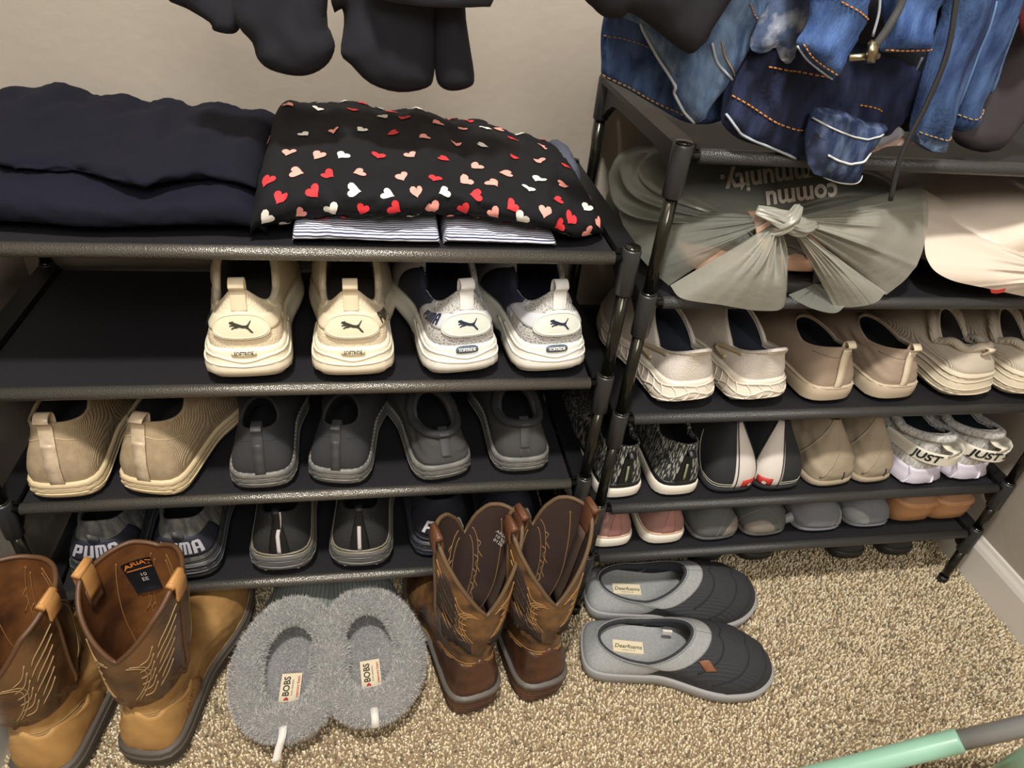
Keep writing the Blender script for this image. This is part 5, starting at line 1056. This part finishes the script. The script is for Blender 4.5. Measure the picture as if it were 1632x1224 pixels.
# ------------------------------------------------------------------ plastic bags on the right rack
BAGG = M('grey_film', (120, 122, 114), .32, alpha=.62, bump='noise', bs=70, bst=.5, coat=.3); BAGG2 = M('grey_film_fold', (150, 149, 137), .34, alpha=.80, bump='noise', bs=90, bst=.4, coat=.3)
BAGW = M('white_film', (208, 194, 178), .42, bump='noise', bs=40, bst=.5, coat=.15)
r4 = ZR[3]+TOP
def blob(cx, cy, cz, a, b, c, zmin, pole, ridges, seed, N=220, Mv=60, amp=.010, p=2.3):
    """film bag: a soft block whose irregular pleats run from the pole (the knot) over the front"""
    d = Vector(pole).normalized(); q = d.to_track_quat('Z', 'Y'); rg = np.random.default_rng(seed); G = np.zeros((Mv+1, N, 3))
    U = np.arange(N)/N*2*PI; rd = np.zeros(N); rl = np.zeros(N)
    for k in range(ridges):
        c0 = rg.uniform(0, 2*PI); wd = rg.uniform(.03, .10); dl = (U-c0+PI) % (2*PI)-PI; rd += rg.uniform(-.8, 1)*np.exp(-(dl/wd)**2)
        c0 = rg.uniform(0, 2*PI); wd = rg.uniform(.15, .4); dl = (U-c0+PI) % (2*PI)-PI; rl += rg.uniform(-.7, .9)*np.exp(-(dl/wd)**2)
    for j in range(Mv+1):
        t = PI*(j/Mv)*.985+.012; st_, ct_ = math.sin(t), math.cos(t); wv = math.exp(-((t-.55)/.55)**2); wl_ = math.exp(-((t-1.1)/.8)**2)
        for i, u in enumerate(U):
            v = q @ Vector((st_*math.cos(u+.25*math.sin(3*t)), st_*math.sin(u+.25*math.sin(3*t)), ct_)); k = (abs(v.x)**p+abs(v.y)**p+abs(v.z)**p)**(-1/p); v = v*k
            r = 1+amp*12*(rd[i]*wv*.7+rl[i]*wl_*.6)+.035*math.sin(6*v.x+4*v.z+seed)+.02*math.sin(11*v.x-7*v.z+3*v.y+seed*2)
            G[Mv-j, i] = (cx+a*v.x*r, cy+b*v.y*r, max(cz+c*v.z*r, zmin+.0012*math.sin(i*.7)))
    return Surf(G)
gb = thing('plastic_bag', 'translucent grey carrier bag with a knot and upside-down lettering, holding sandals', 'bag', (.235, -.18, r4))
def gl(o): o.parent = gb; o.matrix_parent_inverse = Matrix.Translation(-gb.location); return o
knot = at(1243, 352, y=-.338)
SB = blob(.232, -.160, r4+.060, .206, .132, .064, r4+.001, tuple(knot-np.array([.232, -.172, r4+.05])), 34, 4, amp=.0055, p=2.7)
gl(SB.mesh('bag_body', BAGG, None, cap0=True, cap1=True))
def fan(name, apex, rim, pleats, amp, mat, bow, seed=0, n=110, m=20, up=(0, -1, .3)):
    """gathered film: pleated sheet running from the knot to a rim line"""
    R = crs(np.array(rim), 8); d = np.concatenate([[0], np.cumsum(np.linalg.norm(np.diff(R, axis=0), axis=1))]); t = np.linspace(0, d[-1], n+1); R = np.stack([np.interp(t, d, R[:, k]) for k in range(3)], 1)
    rg = np.random.default_rng(seed); W = np.linspace(0, 1, n+1); ZZ = sum(rg.uniform(-1, 1)*np.exp(-((W-rg.uniform(0, 1))/rg.uniform(.015, .05))**2) for _ in range(pleats*3)); G = np.zeros((m+1, n+1, 3)); up = np.array(up)/np.linalg.norm(up)
    for j in range(m+1):
        v = j/m
        for i in range(n+1):
            w_ = i/n; z = ZZ[i]
            G[j, i] = apex*(1-v)+R[i]*v+up*(amp*z*(math.sin(min(v*1.6, 1)*PI)**.7*.9+.12)+bow*math.sin(v*PI)*math.sin(w_*PI)**.5)+(R[i]-apex)*.0
            G[j, i] += (R[min(i+1, n)]-R[max(i-1, 0)])*0
        if j == 0: G[0] += (R-R.mean(0))*.07
    return Surf(G, False).mesh(name, mat, None)
gl(fan('knot_ear', knot+np.array([-.006, -.004, 0]), [at(1068, 455, y=-.31), at(1088, 476, y=-.335), at(1150, 486, y=-.350), at(1205, 495, y=-.356), at(1246, 492, y=-.356), at(1254, 462, y=-.345), at(1250, 430, y=-.34)], 9, .0045, BAGG2, .014, 1))
gl(fan('knot_ear', knot+np.array([.008, -.006, 0]), [at(1330, 490, y=-.352), at(1366, 489, y=-.356), at(1396, 482, y=-.354), at(1412, 466, y=-.345)], 6, .0040, BAGG2, .012, 2))
gl(fan('gathered_film', knot+np.array([.010, 0, .002]), [at(1412, 470, y=-.330), at(1440, 448, y=-.325), at(1462, 420, y=-.315), at(1474, 385, y=-.30), at(1480, 330, y=-.27), at(1470, 292, y=-.23)], 10, .0040, BAGG2, .016, 3))
gl(fan('gathered_film', knot+np.array([-.010, 0, .003]), [at(984, 318, y=-.17), at(990, 350, y=-.21), at(1010, 395, y=-.26), at(1040, 432, y=-.295), at(1066, 455, y=-.31)], 10, .0040, BAGG, .016, 6))
gl(fan('gathered_film', at(1300, 452, y=-.325), [at(1256, 470, y=-.350), at(1290, 490, y=-.356), at(1330, 499, y=-.358), at(1350, 484, y=-.354)], 6, .0030, BAGG, .004, 8))
def twist(name, pts, rad, turns, mat):   # rope of twisted film: a tube whose section has ridges that wind along it
    P = crs(np.array(pts), 8); m = len(P); T = np.gradient(P, axis=0); T /= np.linalg.norm(T, axis=1)[:, None]; G = []; n = 48
    for k in range(m):
        s_ = np.cross(T[k], (0, -.6, .8)); s_ /= np.linalg.norm(s_); a_ = np.cross(s_, T[k]); f = k/(m-1); r = np.interp(f, np.linspace(0, 1, len(rad)), rad)
        G.append([P[k]+r*(1+.16*math.sin(5*t+turns*2*PI*f)+.07*math.sin(13*t-f*9))*(math.cos(t)*s_*1.15+math.sin(t)*a_*.8) for t in np.arange(n)/n*2*PI])
    return Surf(np.array(G)).mesh(name, mat, None, cap0=True, cap1=True)
gl(twist('knot', [knot+np.array([-.030, .004, .010]), knot+np.array([-.014, -.006, .008]), knot+np.array([.004, -.010, .003]), knot+np.array([.024, -.008, -.003]), knot+np.array([.046, .002, -.004])], [.005, .0075, .010, .0095, .005], .9, BAGG2))
gl(twist('knot', [knot+np.array([-.012, .004, -.018]), knot+np.array([-.006, -.010, -.004]), knot+np.array([.004, -.014, .008]), knot+np.array([.016, -.002, .018])], [.005, .0075, .0075, .004], .7, BAGG2))
BTX = M('bag_print', (206, 196, 184), .6)
def bagtext(s_, u, v, rot):
    tx = text(s_, .036, .0010, 0, .92); V = []; 
    ctr = at(u, v, y=-.20)
    e1 = at(u-60, v+8, y=-.20)-ctr; e1 /= np.linalg.norm(e1); e2 = np.array([0, -.52, -.85]); e2 = e2-e1*(e2@e1); e2 /= np.linalg.norm(e2)
    return [ctr+e1*a+e2*b for a, b in tx[0]], tx[1]
def drop(vf, SB=SB):   # press lettering onto the bag body along the view from the front
    from mathutils.bvhtree import BVHTree
    G = SB.G; nv, nu = G.shape[:2]; Fc = [(j*nu+i, j*nu+(i+1) % nu, (j+1)*nu+(i+1) % nu, (j+1)*nu+i) for j in range(nv-1) for i in range(nu)]
    T_ = BVHTree.FromPolygons([tuple(p) for p in G.reshape(-1, 3)], Fc); out = []
    for p in vf[0]:
        d = (Vector(p)-Vector(CP)).normalized(); h = T_.ray_cast(Vector(p)-d*.3, d); out.append(tuple(h[0]-d*.0030) if h[0] else tuple(p))
    return out, vf[1]
gl(put('bag_lettering', drop(bagtext('mmunity.', 1222, 284, 0)), BTX, None)); gl(put('bag_lettering', drop(bagtext('commu', 1278, 312, 0)), BTX, None))
# sandals inside
PEA = M('peach_sandal', (206, 166, 138), .6); DKS = M('dark_sandal', (40, 36, 36), .6)
def sandal(label, x, y, z, deg, mat, tilt=0):
    t = thing('sandal', label, 'sandal', (x, y, z), math.radians(deg)); t.rotation_euler[0] = tilt
    F = footprint(.235, .034, .043, 1, 48); n = onorm(F); s = F[:, 1]/.235; zt = .020*(1-s)+.014*s
    sole(dict(spring=.006), F, n, s, zt, [(0, -.003, -.003), (.2, 0, 0), (.9, 0, 0), (1, -.002, -.002), (1.0, -.02, -.02)]).mesh('sole', mat, t, cap0=True, cap1=True)
    for y0, h in ((.165, .040), (.09, .048)):
        a = np.linspace(0, PI, 13); put('strap', ribbon(np.stack([np.cos(a)*.040, y0+0*a, .014+np.sin(a)*h], 1), (0, 1, 0), .022, .003), mat, t)
sandal('peach sandal inside the grey bag, seen through the gap under the knot', .075, -.283, r4+.030, -84, PEA, -.0)
sandal('peach sandal inside the left end of the grey bag', .055, -.215, r4+.006, -62, M('tan_sandal', (214, 176, 140), .6))
sandal('dark sandal inside the grey bag below the peach one', .085, -.290, r4+.004, -86, DKS)
pb = thing('plastic_bag', 'brown paper-like bundle with faint print behind the knotted grey bag', 'bag', (.2, -.08, r4)) if False else None
# white bag
wb = thing('plastic_bag', 'white carrier bag with a touch of red print, right of the knotted grey bag', 'bag', (.60, -.18, r4))
SW = blob(.585, -.172, r4+.056, .150, .145, .060, r4+.001, (.8, -.7, -.25), 34, 12, amp=.0075, p=2.8)
def wl(o): o.parent = wb; o.matrix_parent_inverse = Matrix.Translation(-wb.location); return o
wl(SW.mesh('bag_body', BAGW, None, cap0=True, cap1=True))
wl(fan('bag_fold', at(1700, 436, y=-.335), [at(1470, 300, y=-.21), at(1472, 360, y=-.27), at(1478, 415, y=-.305), at(1510, 444, y=-.322), at(1575, 460, y=-.333), at(1640, 474, y=-.335)], 12, .0040, BAGW, .010, 21))
rp = [tuple(at(u, v, y=-.345)) for u, v in [(1578, 461), (1590, 462), (1604, 459), (1600, 466), (1588, 468), (1580, 467)]]
wl(put('red_print', (rp, [(0, 1, 2, 3, 4, 5)]), REDT, None, False))

# ------------------------------------------------------------------ mint and silver pole near the camera
pa, pb_, pc = at(1200, 1262, y=-.62), at(1530, 1180, y=-.66), at(1760, 1128, y=-.69)
po = thing('mop_handle', 'mint green handle with a silver tube across the bottom right corner', 'handle', tuple(pa)); loc = np.array(pa)
def Hh(vf): return [tuple(np.array(v)-loc) for v in vf[0]], vf[1]
MINT = M('mint_plastic', (150, 196, 172), .3, coat=.2); SIL = M('silver_tube', (150, 150, 149), .35, metal=.25)
dd = (pb_-pa)/np.linalg.norm(pb_-pa)
put('sleeve', Hh(tube([pa-dd*.12, pa, pb_-dd*.004, pb_, pb_+dd*.001], [.0150, .0150, .0150, .0142, .0120], 24)), MINT, po)
put('tube', Hh(tube([pb_-dd*.01, pc, pc+(pc-pb_)*.5], .0125, 24)), SIL, po)

put('lower_tube', Hh(tube([at(1560, 1258, y=-.72), at(1640, 1206, y=-.74), at(1760, 1130, y=-.77)], .011, 20)), MINT, po)
